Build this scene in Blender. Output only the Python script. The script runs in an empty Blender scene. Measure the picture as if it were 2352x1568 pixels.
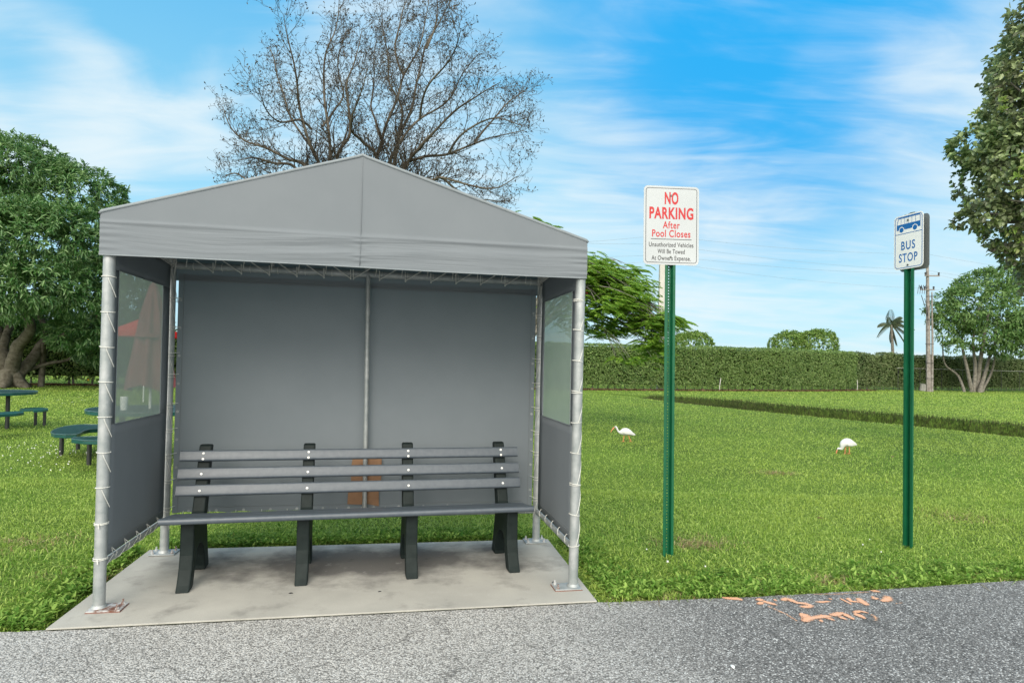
import bpy, bmesh, math, random
import numpy as np
from mathutils import Vector, Matrix, noise as mnoise
random.seed(7); rng = np.random.default_rng(7)
R = math.radians
C = bpy.context.scene.collection
S = bpy.context.scene

# ------------------------------------------------------------------ camera
cam_d = bpy.data.cameras.new('camera'); cam = bpy.data.objects.new('camera', cam_d); C.objects.link(cam)
FPX, PITCH, ROLL, DCY, EYE = 1461.33, .0141, .0218, 32.9, 1.56
cp, sp = math.cos(PITCH), math.sin(PITCH)
FW = np.array([0, cp, sp]); U0 = np.array([0, -sp, cp]); R0 = np.array([1., 0, 0])
RT = math.cos(ROLL) * R0 + math.sin(ROLL) * U0; UP = -math.sin(ROLL) * R0 + math.cos(ROLL) * U0
cam.matrix_world = Matrix(((RT[0], UP[0], -FW[0], 0), (RT[1], UP[1], -FW[1], 0), (RT[2], UP[2], -FW[2], EYE), (0, 0, 0, 1)))
cam_d.sensor_width = 36; cam_d.lens = FPX / 2352 * 36; cam_d.shift_y = DCY / 2352
cam_d.clip_end = 2000; cam_d.clip_start = .05
S.camera = cam

# ------------------------------------------------------------------ world
SUN_EL, SUN_AZ = R(34), R(186)      # azimuth measured from +Y clockwise
w = bpy.data.worlds.new("World"); S.world = w; w.use_nodes = True
nt = w.node_tree; nt.nodes.clear()
def N(t, **k):
    n = nt.nodes.new(t)
    for a, b in k.items(): setattr(n, a, b)
    return n
def lk(a, b): nt.links.new(a, b)
def ma(op, a, b=None, c=None, clamp=False):
    n = N('ShaderNodeMath', operation=op); n.use_clamp = clamp
    for i, v in enumerate((a, b, c)):
        if v is None: continue
        if isinstance(v, (int, float)): n.inputs[i].default_value = v
        else: lk(v, n.inputs[i])
    return n.outputs[0]
def mixc(fac, a, b):
    n = N('ShaderNodeMix', data_type='RGBA')
    for i, v in ((0, fac), (6, a), (7, b)):
        if isinstance(v, (int, float)): n.inputs[i].default_value = v
        elif isinstance(v, tuple): n.inputs[i].default_value = (*v, 1)
        else: lk(v, n.inputs[i])
    return n.outputs[2]
tc = N('ShaderNodeTexCoord'); sep = N('ShaderNodeSeparateXYZ'); lk(tc.outputs['Generated'], sep.inputs[0])
dx, dy, dz = sep.outputs
zz = ma('MAXIMUM', dz, 0.0)
den = ma('ADD', zz, .16)
comb = N('ShaderNodeCombineXYZ'); lk(ma('DIVIDE', dx, den), comb.inputs[0]); lk(ma('DIVIDE', dy, den), comb.inputs[1])
def cloudnoise(rot, sc, scale, detail, dist, loc=(0, 0, 0)):
    m = N('ShaderNodeMapping'); lk(comb.outputs[0], m.inputs[0]); m.inputs['Rotation'].default_value = (0, 0, R(rot)); m.inputs['Scale'].default_value = sc; m.inputs['Location'].default_value = loc
    n = N('ShaderNodeTexNoise'); lk(m.outputs[0], n.inputs[0]); n.inputs['Scale'].default_value = scale; n.inputs['Detail'].default_value = detail; n.inputs['Roughness'].default_value = .55; n.inputs['Distortion'].default_value = dist
    return n.outputs[0]
def blob(px, py, lo, hi):
    d = FW + RT * (px - 1176) / FPX - UP * (py - 784 - DCY) / FPX; d = d / np.linalg.norm(d)
    vm = N('ShaderNodeVectorMath', operation='DOT_PRODUCT'); lk(tc.outputs['Generated'], vm.inputs[0]); vm.inputs[1].default_value = tuple(d)
    mr = N('ShaderNodeMapRange', interpolation_type='SMOOTHSTEP'); lk(vm.outputs['Value'], mr.inputs[0])
    mr.inputs[1].default_value = math.cos(R(lo)); mr.inputs[2].default_value = math.cos(R(hi)); return mr.outputs[0]
n1 = cloudnoise(28, (1.0, .45, 1), 1.1, 4, .5, (3.1, 1.7, 0)); n2 = cloudnoise(-12, (.55, 1.5, 1), 2.6, 8, .9, (1, 5, 0))
n3 = cloudnoise(8, (.35, 1.3, 1), 5.5, 9, 1.2)
cl = ma('ADD', ma('MULTIPLY', n1, .50), ma('ADD', ma('MULTIPLY', n2, .60), ma('MULTIPLY', n3, .22)))
cl = ma('ADD', cl, -.13)
for (px, py, lo, hi, k) in ((1760, 110, 13, 1, -.13), (1430, 60, 8, 1, -.08), (1960, 150, 6, 1, .06), (40, 200, 10, 1, .30), (330, 230, 8, 1, .26), (560, 270, 7, 1, .10), (1500, 470, 14, 3, .08), (100, -20, 11, 2, -.34), (500, 30, 9, 1, -.20),
                            (1150, 40, 9, 1, -.12), (2300, 40, 8, 2, .06), (2250, 280, 10, 2, .08), (800, 330, 18, 4, .04), (350, 420, 14, 2, -.16), (700, 160, 9, 1, .04)):
    cl = ma('ADD', cl, ma('MULTIPLY', blob(px, py, lo, hi), k))
cl = ma('ADD', cl, ma('MULTIPLY', ma('MULTIPLY', dy, -1, clamp=True), .5))
ramp = N('ShaderNodeValToRGB'); lk(cl, ramp.inputs[0]); ramp.color_ramp.interpolation = 'EASE'
ramp.color_ramp.elements[0].position = .34; ramp.color_ramp.elements[1].position = .84
sky = N('ShaderNodeTexSky', sky_type='NISHITA'); sky.sun_disc = False; sky.sun_elevation = SUN_EL; sky.sun_rotation = SUN_AZ; sky.altitude = 0; sky.air_density = 1; sky.dust_density = 1.2; sky.ozone_density = 3
vs = N('ShaderNodeVectorMath', operation='MULTIPLY'); lk(sky.outputs[0], vs.inputs[0]); vs.inputs[1].default_value = (.016, .075, .105)
er = N('ShaderNodeValToRGB'); lk(zz, er.inputs[0])
er.color_ramp.elements[0].position = 0; er.color_ramp.elements[0].color = (.42, .57, .61, 1)
er.color_ramp.elements[1].position = .38; er.color_ramp.elements[1].color = (.15, .40, .58, 1)
e2 = er.color_ramp.elements.new(.18); e2.color = (.28, .50, .60, 1)
e3 = er.color_ramp.elements.new(.55); e3.color = (.07, .32, .57, 1)
base = mixc(.88, vs.outputs[0], er.outputs[0])
base = mixc(ma('MULTIPLY', blob(1780, 70, 21, 3), .85), base, (.004, .26, .575))
SKYK = 10.0
cloudc = (.51, .575, .60)
col = mixc(ma('MULTIPLY', ramp.outputs[0], .86), base, cloudc)
hr_ = N('ShaderNodeMapRange'); lk(dz, hr_.inputs[0]); hr_.inputs[1].default_value = -.02; hr_.inputs[2].default_value = .0
col = mixc(hr_.outputs[0], (.25, .3, .2), col)
# the cloud deck is brighter around the veiled sun, behind the camera
bk = N('ShaderNodeMapRange', interpolation_type='SMOOTHSTEP'); bk.inputs[1].default_value = math.cos(R(80)); bk.inputs[2].default_value = math.cos(R(8)); bk.inputs[3].default_value = 1; bk.inputs[4].default_value = 3.0
sdot = N('ShaderNodeVectorMath', operation='DOT_PRODUCT'); lk(tc.outputs['Generated'], sdot.inputs[0]); sdot.inputs[1].default_value = (math.sin(SUN_AZ) * math.cos(SUN_EL), math.cos(SUN_AZ) * math.cos(SUN_EL), math.sin(SUN_EL)); lk(sdot.outputs['Value'], bk.inputs[0])
wf = N('ShaderNodeMapRange'); lk(bk.outputs[0], wf.inputs[0]); wf.inputs[1].default_value = 1; wf.inputs[2].default_value = 2.2; wf.inputs[4].default_value = .9
col = mixc(wf.outputs[0], col, (.56, .53, .48))
vk = N('ShaderNodeVectorMath', operation='SCALE'); lk(col, vk.inputs[0]); lk(ma('MULTIPLY', bk.outputs[0], SKYK), vk.inputs['Scale'])
bg = N('ShaderNodeBackground'); bg.inputs['Strength'].default_value = .1; lk(vk.outputs[0], bg.inputs[0])
ow = N('ShaderNodeOutputWorld'); lk(bg.outputs[0], ow.inputs[0])

# ------------------------------------------------------------------ sun, exposure
sd = bpy.data.lights.new('sun', 'SUN'); sun = bpy.data.objects.new('sun', sd); C.objects.link(sun)
sd.energy = 1.45; sd.angle = R(32); sd.color = (1, .93, .82)
sv = Vector((math.sin(SUN_AZ) * math.cos(SUN_EL), math.cos(SUN_AZ) * math.cos(SUN_EL), math.sin(SUN_EL)))
sun.rotation_euler = sv.to_track_quat('Z', 'Y').to_euler(); sun.location = (0, 0, 30)
S.view_settings.view_transform = 'Standard'; S.view_settings.look = 'None'; S.view_settings.exposure = .72; S.view_settings.gamma = 1
S.render.engine = 'CYCLES'

# ------------------------------------------------------------------ helpers
def ray(x, y): return FW + RT * (x - 1176) / FPX - UP * (y - 784 - DCY) / FPX
def G(x, y, z=0.0):
    d = ray(x, y); return np.array([0, 0, EYE]) + d * (z - EYE) / d[2]
def at(x, y, Y):
    d = ray(x, y); return np.array([0, 0, EYE]) + d * Y / d[1]

class MB:
    def __init__(s): s.v = []; s.f = []; s.m = []; s.mi = 0
    def add(s, vs, fs):
        o = len(s.v); s.v += [tuple(map(float, p)) for p in vs]; s.f += [tuple(i + o for i in f) for f in fs]; s.m += [s.mi] * len(fs)
    def box(s, c, d, rot=None):
        x, y, z = d[0] / 2, d[1] / 2, d[2] / 2
        vs = [Vector((a, b, e)) for a in (-x, x) for b in (-y, y) for e in (-z, z)]
        if rot is not None:
            M = rot if isinstance(rot, Matrix) else Matrix.Rotation(rot, 3, 'Z'); vs = [M @ v for v in vs]
        vs = [(v.x + c[0], v.y + c[1], v.z + c[2]) for v in vs]
        s.add(vs, [(0, 1, 3, 2), (4, 6, 7, 5), (0, 4, 5, 1), (2, 3, 7, 6), (0, 2, 6, 4), (1, 5, 7, 3)])
    def tube(s, pts, r, n=8, cap=True):
        pts = [Vector(p) for p in pts]; k = len(pts)
        rs = r if hasattr(r, '__len__') else [r] * k
        t0 = (pts[1] - pts[0]).normalized(); a = t0.orthogonal().normalized(); vs = []
        for i, p in enumerate(pts):
            t = (pts[min(i + 1, k - 1)] - pts[max(i - 1, 0)])
            t = t.normalized() if t.length > 1e-9 else t0
            a = (a - t * a.dot(t)); a = a.normalized() if a.length > 1e-6 else t.orthogonal().normalized()
            b = t.cross(a)
            for j in range(n):
                q = 2 * math.pi * j / n; vs.append(p + (a * math.cos(q) + b * math.sin(q)) * rs[i])
        fs = [(i * n + j, i * n + (j + 1) % n, (i + 1) * n + (j + 1) % n, (i + 1) * n + j) for i in range(k - 1) for j in range(n)]
        if cap: fs += [tuple(range(n))[::-1], tuple((k - 1) * n + j for j in range(n))]
        s.add(vs, fs)
    def prism(s, poly, f, a, b):
        """extrude 2-D polygon; f(p, t) -> 3-D"""
        n = len(poly); vs = [f(p, a) for p in poly] + [f(p, b) for p in poly]
        s.add(vs, [tuple(range(n))[::-1], tuple(range(n, 2 * n))] + [(i, (i + 1) % n, n + (i + 1) % n, n + i) for i in range(n)])
    def grid(s, nu, nv, f):
        s.add([f(i / nu, j / nv) for i in range(nu + 1) for j in range(nv + 1)],
              [(i * (nv + 1) + j, (i + 1) * (nv + 1) + j, (i + 1) * (nv + 1) + j + 1, i * (nv + 1) + j + 1) for i in range(nu) for j in range(nv)])

def link(name, me, mats, parent=None):
    o = bpy.data.objects.new(name, me); C.objects.link(o)
    for m in (mats if isinstance(mats, (list, tuple)) else [mats]): me.materials.append(m)
    if parent: o.parent = parent
    return o
def obj(name, mb, mats, parent=None, smooth=False, bevel=0, fixn=True):
    me = bpy.data.meshes.new(name); me.from_pydata(mb.v, [], mb.f)
    if len(set(mb.m)) > 1: me.polygons.foreach_set('material_index', mb.m)
    if fixn:
        bm = bmesh.new(); bm.from_mesh(me); bmesh.ops.recalc_face_normals(bm, faces=bm.faces)
        if bevel: pass
        bm.to_mesh(me); bm.free()
    if smooth: me.polygons.foreach_set('use_smooth', [True] * len(me.polygons))
    o = link(name, me, mats, parent)
    if smooth == 'auto':
        m = o.modifiers.new('sm', 'EDGE_SPLIT'); m.split_angle = R(35)
    if bevel:
        m = o.modifiers.new('bevel', 'BEVEL'); m.width = bevel; m.segments = 2; m.limit_method = 'ANGLE'; m.angle_limit = R(35)
    return o
def npmesh(name, V, F, k, mats, parent=None, smooth=False):
    """fast mesh from numpy verts and faces of constant size k"""
    me = bpy.data.meshes.new(name); V = np.asarray(V, np.float32); F = np.asarray(F, np.int32)
    me.vertices.add(len(V)); me.vertices.foreach_set('co', V.ravel())
    me.loops.add(F.size); me.loops.foreach_set('vertex_index', F.ravel())
    me.polygons.add(len(F)); me.polygons.foreach_set('loop_start', np.arange(0, F.size, k, dtype=np.int32))
    try: me.polygons.foreach_set('loop_total', np.full(len(F), k, np.int32))
    except Exception: pass
    me.update(calc_edges=True); me.validate()
    if smooth: me.polygons.foreach_set('use_smooth', [True] * len(F))
    return link(name, me, mats, parent)
def tag(o, label=None, cat=None, group=None, kind=None):
    if label: o['label'] = label
    if cat: o['category'] = cat
    if group: o['group'] = group
    if kind: o['kind'] = kind
    return o
def thing(name, label, cat, loc=(0, 0, 0), rz=0, group=None):
    o = bpy.data.objects.new(name, None); C.objects.link(o); o.location = tuple(map(float, loc)); o.rotation_euler = (0, 0, rz)
    o.empty_display_size = .2
    return tag(o, label, cat, group)

# ------------------------------------------------------------------ materials
def mat(name, col, rough=.6, metal=0, spec=.5, var=None, vscale=5, bump=0, bscale=50, island=None, extra=None, coords='Object', trans=0, detail=5):
    m = bpy.data.materials.new(name); m.use_nodes = True; t = m.node_tree; b = t.nodes['Principled BSDF']
    b.inputs['Roughness'].default_value = rough; b.inputs['Metallic'].default_value = metal; b.inputs['Specular IOR Level'].default_value = spec
    b.inputs['Base Color'].default_value = (*col, 1)
    tcn = t.nodes.new('ShaderNodeTexCoord'); out = None
    if var:
        n = t.nodes.new('ShaderNodeTexNoise'); n.inputs['Scale'].default_value = vscale; n.inputs['Detail'].default_value = detail; n.inputs['Roughness'].default_value = .6
        t.links.new(tcn.outputs[coords], n.inputs[0])
        rp = t.nodes.new('ShaderNodeValToRGB'); rp.color_ramp.elements[0].position = .36; rp.color_ramp.elements[1].position = .64
        rp.color_ramp.elements[0].color = (*col, 1); rp.color_ramp.elements[1].color = (*var, 1)
        t.links.new(n.outputs[0], rp.inputs[0]); out = rp.outputs[0]
    if island:
        g = t.nodes.new('ShaderNodeNewGeometry'); mx = t.nodes.new('ShaderNodeMix'); mx.data_type = 'RGBA'
        pw = t.nodes.new('ShaderNodeMath'); pw.operation = 'POWER'; pw.inputs[1].default_value = 1.6; t.links.new(g.outputs['Random Per Island'], pw.inputs[0])
        t.links.new(pw.outputs[0], mx.inputs[0])
        if out: t.links.new(out, mx.inputs[6])
        else: mx.inputs[6].default_value = (*col, 1)
        mx.inputs[7].default_value = (*island, 1); out = mx.outputs[2]
    if out: t.links.new(out, b.inputs['Base Color'])
    if bump:
        n = t.nodes.new('ShaderNodeTexNoise'); n.inputs['Scale'].default_value = bscale; n.inputs['Detail'].default_value = 4
        t.links.new(tcn.outputs[coords], n.inputs[0])
        bp = t.nodes.new('ShaderNodeBump'); bp.inputs['Strength'].default_value = bump; bp.inputs['Distance'].default_value = .01
        t.links.new(n.outputs[0], bp.inputs['Height']); t.links.new(bp.outputs[0], b.inputs['Normal'])
    if trans:
        tr = t.nodes.new('ShaderNodeBsdfTranslucent'); mx = t.nodes.new('ShaderNodeMixShader'); mx.inputs[0].default_value = trans
        if out:
            hs = t.nodes.new('ShaderNodeHueSaturation'); hs.inputs['Value'].default_value = 1.5; hs.inputs['Hue'].default_value = .485; t.links.new(out, hs.inputs['Color']); t.links.new(hs.outputs[0], tr.inputs[0])
        else: tr.inputs[0].default_value = (*col, 1)
        t.links.new(b.outputs[0], mx.inputs[1]); t.links.new(tr.outputs[0], mx.inputs[2]); t.links.new(mx.outputs[0], t.nodes['Material Output'].inputs[0])
    if extra: extra(t, b, tcn, out)
    return m

def fabric_extra(t, b, tcn, out):
    wv = t.nodes.new('ShaderNodeTexNoise'); wv.inputs['Scale'].default_value = 260; wv.inputs['Detail'].default_value = 2
    n2 = t.nodes.new('ShaderNodeTexNoise'); n2.inputs['Scale'].default_value = 3; n2.inputs['Detail'].default_value = 5
    t.links.new(tcn.outputs['Object'], wv.inputs[0]); t.links.new(tcn.outputs['Object'], n2.inputs[0])
    b1 = t.nodes.new('ShaderNodeBump'); b1.inputs['Strength'].default_value = .12; b1.inputs['Distance'].default_value = .004; t.links.new(wv.outputs[0], b1.inputs['Height'])
    b2 = t.nodes.new('ShaderNodeBump'); b2.inputs['Strength'].default_value = .06; b2.inputs['Distance'].default_value = .03; t.links.new(n2.outputs[0], b2.inputs['Height']); t.links.new(b1.outputs[0], b2.inputs['Normal'])
    t.links.new(b2.outputs[0], b.inputs['Normal'])
FAB = mat('grey_awning_fabric', (.180, .203, .221), .8, spec=.2, var=(.191, .214, .232), vscale=2.5, extra=fabric_extra, trans=.11)
HEM = mat('grey_awning_hem', (.23, .26, .275), .7, spec=.3, var=(.20, .23, .245), vscale=12)
THREAD = mat('hem_stitch', (.17, .19, .2), .9)
def rust_extra(t, b, tcn, out):
    n = t.nodes.new('ShaderNodeTexNoise'); n.inputs['Scale'].default_value = 14; n.inputs['Detail'].default_value = 8; n.inputs['Roughness'].default_value = .75
    t.links.new(tcn.outputs['Object'], n.inputs[0])
    rp = t.nodes.new('ShaderNodeValToRGB'); rp.color_ramp.elements[0].position = .47; rp.color_ramp.elements[1].position = .6
    rp.color_ramp.elements[0].color = (.45, .46, .46, 1); rp.color_ramp.elements[1].color = (.14, .055, .03, 1)
    t.links.new(n.outputs[0], rp.inputs[0]); t.links.new(rp.outputs[0], b.inputs['Base Color'])
GALV = mat('galvanised_steel', (.27, .30, .30), .5, metal=.35, var=(.40, .42, .42), vscale=11, bump=.08, bscale=60)
GALVR = mat('galvanised_steel_rusted', (.5, .5, .5), .6, metal=.2, extra=rust_extra)
RUSTE = mat('rust', (.16, .05, .03), .85, var=(.22, .09, .06), vscale=40)
CORD = mat('white_cord', (.66, .67, .62), .8, var=(.52, .52, .48), vscale=60)
def vinyl(name, tint, tr):
    m = bpy.data.materials.new(name); m.use_nodes = True; t = m.node_tree; t.nodes.clear()
    o = t.nodes.new('ShaderNodeOutputMaterial'); tp = t.nodes.new('ShaderNodeBsdfTransparent'); tp.inputs[0].default_value = (.8, .86, .84, 1)
    df = t.nodes.new('ShaderNodeBsdfDiffuse'); tl = t.nodes.new('ShaderNodeBsdfTranslucent'); gl = t.nodes.new('ShaderNodeBsdfGlossy'); gl.inputs['Roughness'].default_value = .12
    tcn = t.nodes.new('ShaderNodeTexCoord'); n = t.nodes.new('ShaderNodeTexNoise'); n.inputs['Scale'].default_value = 4; n.inputs['Detail'].default_value = 8; n.inputs['Roughness'].default_value = .7; t.links.new(tcn.outputs['Object'], n.inputs[0])
    rp = t.nodes.new('ShaderNodeValToRGB'); rp.color_ramp.elements[0].color = tuple(c * .75 for c in tint) + (1,); rp.color_ramp.elements[1].color = (*tint, 1); t.links.new(n.outputs[0], rp.inputs[0])
    t.links.new(rp.outputs[0], df.inputs[0]); t.links.new(rp.outputs[0], tl.inputs[0])
    m1 = t.nodes.new('ShaderNodeMixShader'); m1.inputs[0].default_value = .5; t.links.new(df.outputs[0], m1.inputs[1]); t.links.new(tl.outputs[0], m1.inputs[2])
    m2 = t.nodes.new('ShaderNodeMixShader'); m2.inputs[0].default_value = tr; t.links.new(m1.outputs[0], m2.inputs[1]); t.links.new(tp.outputs[0], m2.inputs[2])
    lw = t.nodes.new('ShaderNodeLayerWeight'); lw.inputs[0].default_value = .25; mm = t.nodes.new('ShaderNodeMath'); mm.operation = 'MULTIPLY'; mm.inputs[1].default_value = .3; t.links.new(lw.outputs['Fresnel'], mm.inputs[0])
    m3 = t.nodes.new('ShaderNodeMixShader'); t.links.new(mm.outputs[0], m3.inputs[0]); t.links.new(m2.outputs[0], m3.inputs[1]); t.links.new(gl.outputs[0], m3.inputs[2])
    t.links.new(m3.outputs[0], o.inputs[0]); return m
VINYL = vinyl('cloudy_vinyl', (.27, .32, .29), .24)
VINYL2 = vinyl('milky_vinyl', (.50, .60, .50), .22)
def grain(sx):
    def f(t, b, tcn, out):
        mp = t.nodes.new('ShaderNodeMapping'); mp.inputs['Scale'].default_value = sx; t.links.new(tcn.outputs['Object'], mp.inputs[0])
        n = t.nodes.new('ShaderNodeTexNoise'); n.inputs['Scale'].default_value = 60; n.inputs['Detail'].default_value = 5; t.links.new(mp.outputs[0], n.inputs[0])
        bp = t.nodes.new('ShaderNodeBump'); bp.inputs['Strength'].default_value = .35; bp.inputs['Distance'].default_value = .004; t.links.new(n.outputs[0], bp.inputs['Height']); t.links.new(bp.outputs[0], b.inputs['Normal'])
    return f
SLAT = mat('grey_recycled_plastic', (.054, .070, .088), .42, spec=.6, var=(.070, .088, .106), vscale=25, extra=grain((.12, 1, 1)))
LEG = mat('dark_green_plastic', (.005, .0105, .010), .6, spec=.22, var=(.010, .017, .016), vscale=15, extra=grain((1, 1, .15)))
BOLT = mat('white_cap', (.8, .8, .76), .35)
CARD = mat('cardboard', (.22, .125, .07), .85, var=(.27, .155, .085), vscale=12)

def concrete_extra(t, b, tcn, out):
    L = t.links
    def noise(sc, d=6, ro=.6, co='Object'):
        n = t.nodes.new('ShaderNodeTexNoise'); n.inputs['Scale'].default_value = sc; n.inputs['Detail'].default_value = d; n.inputs['Roughness'].default_value = ro; L.new(tcn.outputs[co], n.inputs[0]); return n.outputs[0]
    def rmp(s, a, bb, ca=(0, 0, 0), cb=(1, 1, 1)):
        rp = t.nodes.new('ShaderNodeValToRGB'); rp.color_ramp.elements[0].position = a; rp.color_ramp.elements[1].position = bb; rp.color_ramp.elements[0].color = (*ca, 1); rp.color_ramp.elements[1].color = (*cb, 1); L.new(s, rp.inputs[0]); return rp.outputs[0]
    def mix(f, a, bb, mode='MIX'):
        m = t.nodes.new('ShaderNodeMix'); m.data_type = 'RGBA'; m.blend_type = mode
        for i, v in ((0, f), (6, a), (7, bb)):
            if isinstance(v, (int, float)): m.inputs[i].default_value = v
            elif isinstance(v, tuple): m.inputs[i].default_value = (*v, 1)
            else: L.new(v, m.inputs[i])
        return m.outputs[2]
    base = rmp(noise(2.2), .3, .7, (.33, .325, .295), (.42, .41, .37))
    # foot-traffic stain through the middle of the slab (object space)
    sp_ = t.nodes.new('ShaderNodeSeparateXYZ'); L.new(tcn.outputs['Object'], sp_.inputs[0])
    def gauss(v, c0, wd):
        s1 = t.nodes.new('ShaderNodeMath'); s1.operation = 'SUBTRACT'; L.new(v, s1.inputs[0]); s1.inputs[1].default_value = c0
        s2 = t.nodes.new('ShaderNodeMath'); s2.operation = 'DIVIDE'; L.new(s1.outputs[0], s2.inputs[0]); s2.inputs[1].default_value = wd
        s3 = t.nodes.new('ShaderNodeMath'); s3.operation = 'POWER'; L.new(s2.outputs[0], s3.inputs[0]); s3.inputs[1].default_value = 2
        s4 = t.nodes.new('ShaderNodeMath'); s4.operation = 'MULTIPLY'; L.new(s3.outputs[0], s4.inputs[0]); s4.inputs[1].default_value = -1
        s5 = t.nodes.new('ShaderNodeMath'); s5.operation = 'EXPONENT'; L.new(s4.outputs[0], s5.inputs[0]); return s5.outputs[0]
    g = t.nodes.new('ShaderNodeMath'); g.operation = 'MULTIPLY'; L.new(gauss(sp_.outputs[0], 1.6, 1.15), g.inputs[0]); L.new(gauss(sp_.outputs[1], .78, .42), g.inputs[1])
    a = t.nodes.new('ShaderNodeMath'); a.operation = 'MULTIPLY_ADD'; L.new(g.outputs[0], a.inputs[0]); a.inputs[1].default_value = .50; L.new(noise(3.2, 8, .62), a.inputs[2])
    st = rmp(a.outputs[0], .56, .86)
    c = mix(st, base, (.135, .13, .122))
    blk = rmp(noise(8, 10, .78), .60, .68)
    m2 = t.nodes.new('ShaderNodeMath'); m2.operation = 'MULTIPLY'; L.new(blk, m2.inputs[0]); L.new(g.outputs[0], m2.inputs[1])
    c = mix(m2.outputs[0], c, (.07, .07, .065))
    wh = rmp(noise(9, 9, .7), .60, .70); wm = t.nodes.new('ShaderNodeMath'); wm.operation = 'MULTIPLY'; L.new(wh, wm.inputs[0]); wm.inputs[1].default_value = .35
    c = mix(wm.outputs[0], c, (.46, .45, .43))
    c = mix(.35, c, rmp(noise(160, 2), .3, .7, (.6, .6, .6), (1, 1, 1)), 'MULTIPLY')
    L.new(c, b.inputs['Base Color'])
    bp = t.nodes.new('ShaderNodeBump'); bp.inputs['Strength'].default_value = .3; bp.inputs['Distance'].default_value = .004; L.new(noise(90, 5), bp.inputs['Height']); L.new(bp.outputs[0], b.inputs['Normal'])
CONC = mat('worn_concrete', (.4, .4, .37), .85, spec=.25, extra=concrete_extra)

def asphalt_extra(t, b, tcn, out):
    L = t.links; P = t.nodes.new('ShaderNodeTexCoord').outputs['Object']
    def noise(sc, d=6, ro=.6):
        n = t.nodes.new('ShaderNodeTexNoise'); n.inputs['Scale'].default_value = sc; n.inputs['Detail'].default_value = d; n.inputs['Roughness'].default_value = ro; L.new(P, n.inputs[0]); return n.outputs[0]
    def rmp(s, a, bb, ca=(0, 0, 0), cb=(1, 1, 1)):
        rp = t.nodes.new('ShaderNodeValToRGB'); rp.color_ramp.elements[0].position = a; rp.color_ramp.elements[1].position = bb; rp.color_ramp.elements[0].color = (*ca, 1); rp.color_ramp.elements[1].color = (*cb, 1); L.new(s, rp.inputs[0]); return rp.outputs[0]
    def mix(f, a, bb, mode='MIX'):
        m = t.nodes.new('ShaderNodeMix'); m.data_type = 'RGBA'; m.blend_type = mode
        for i, v in ((0, f), (6, a), (7, bb)):
            if isinstance(v, (int, float)): m.inputs[i].default_value = v
            elif isinstance(v, tuple): m.inputs[i].default_value = (*v, 1)
            else: L.new(v, m.inputs[i])
        return m.outputs[2]
    sx = t.nodes.new('ShaderNodeSeparateXYZ'); L.new(P, sx.inputs[0])
    mr = t.nodes.new('ShaderNodeMapRange'); mr.interpolation_type = 'SMOOTHSTEP'
    ad = t.nodes.new('ShaderNodeMath'); ad.operation = 'MULTIPLY_ADD'; L.new(noise(.9, 4), ad.inputs[0]); ad.inputs[1].default_value = 1.2; L.new(sx.outputs[0], ad.inputs[2])
    L.new(ad.outputs[0], mr.inputs[0]); mr.inputs[1].default_value = .4; mr.inputs[2].default_value = 2.3
    base = mix(mr.outputs[0], (.42, .415, .395), (.185, .184, .18))
    vo = t.nodes.new('ShaderNodeTexVoronoi'); vo.inputs['Scale'].default_value = 115; L.new(P, vo.inputs[0])
    vc = t.nodes.new('ShaderNodeSeparateColor'); L.new(vo.outputs['Color'], vc.inputs[0])
    stone = rmp(vc.outputs[0], .0, 1, (.35, .35, .35), (1.6, 1.6, 1.6))
    vc2 = rmp(vc.outputs[1], .82, .97)
    c = mix(.9, base, stone, 'MULTIPLY'); c = mix(vc2, c, (.58, .59, .58))
    crk = rmp(vo.outputs['Distance'], .35, .75, (1, 1, 1), (.32, .32, .32)); c = mix(.8, c, crk, 'MULTIPLY')
    c = mix(.5, c, rmp(noise(1.7, 6), .3, .7, (.75, .75, .75), (1.1, 1.1, 1.1)), 'MULTIPLY')
    wp = t.nodes.new('ShaderNodeVectorMath'); wp.operation = 'MULTIPLY_ADD'; nn_ = t.nodes.new('ShaderNodeTexNoise'); nn_.inputs['Scale'].default_value = 3.5; nn_.inputs['Detail'].default_value = 6; L.new(P, nn_.inputs[0])
    L.new(nn_.outputs['Color'], wp.inputs[0]); wp.inputs[1].default_value = (.45, .45, 0); L.new(P, wp.inputs[2])
    ve = t.nodes.new('ShaderNodeTexVoronoi'); ve.feature = 'DISTANCE_TO_EDGE'; ve.inputs['Scale'].default_value = .75; L.new(wp.outputs[0], ve.inputs[0])
    ck = rmp(ve.outputs['Distance'], .0022, .006, (1, 1, 1), (0, 0, 0)); cm = t.nodes.new('ShaderNodeMath'); cm.operation = 'MULTIPLY'; L.new(ck, cm.inputs[0]); L.new(rmp(noise(1.1, 3), .47, .56), cm.inputs[1])
    cm2 = t.nodes.new('ShaderNodeMath'); cm2.operation = 'MULTIPLY'; L.new(cm.outputs[0], cm2.inputs[0]); cm2.inputs[1].default_value = .6
    c = mix(cm2.outputs[0], c, (.045, .045, .043))
    L.new(c, b.inputs['Base Color'])
    bp = t.nodes.new('ShaderNodeBump'); bp.inputs['Strength'].default_value = .7; bp.inputs['Distance'].default_value = .006; bp.invert = True; L.new(vo.outputs['Distance'], bp.inputs['Height']); L.new(bp.outputs[0], b.inputs['Normal'])
ASPH = mat('asphalt', (.2, .2, .2), .85, spec=.3, extra=asphalt_extra)

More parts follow.
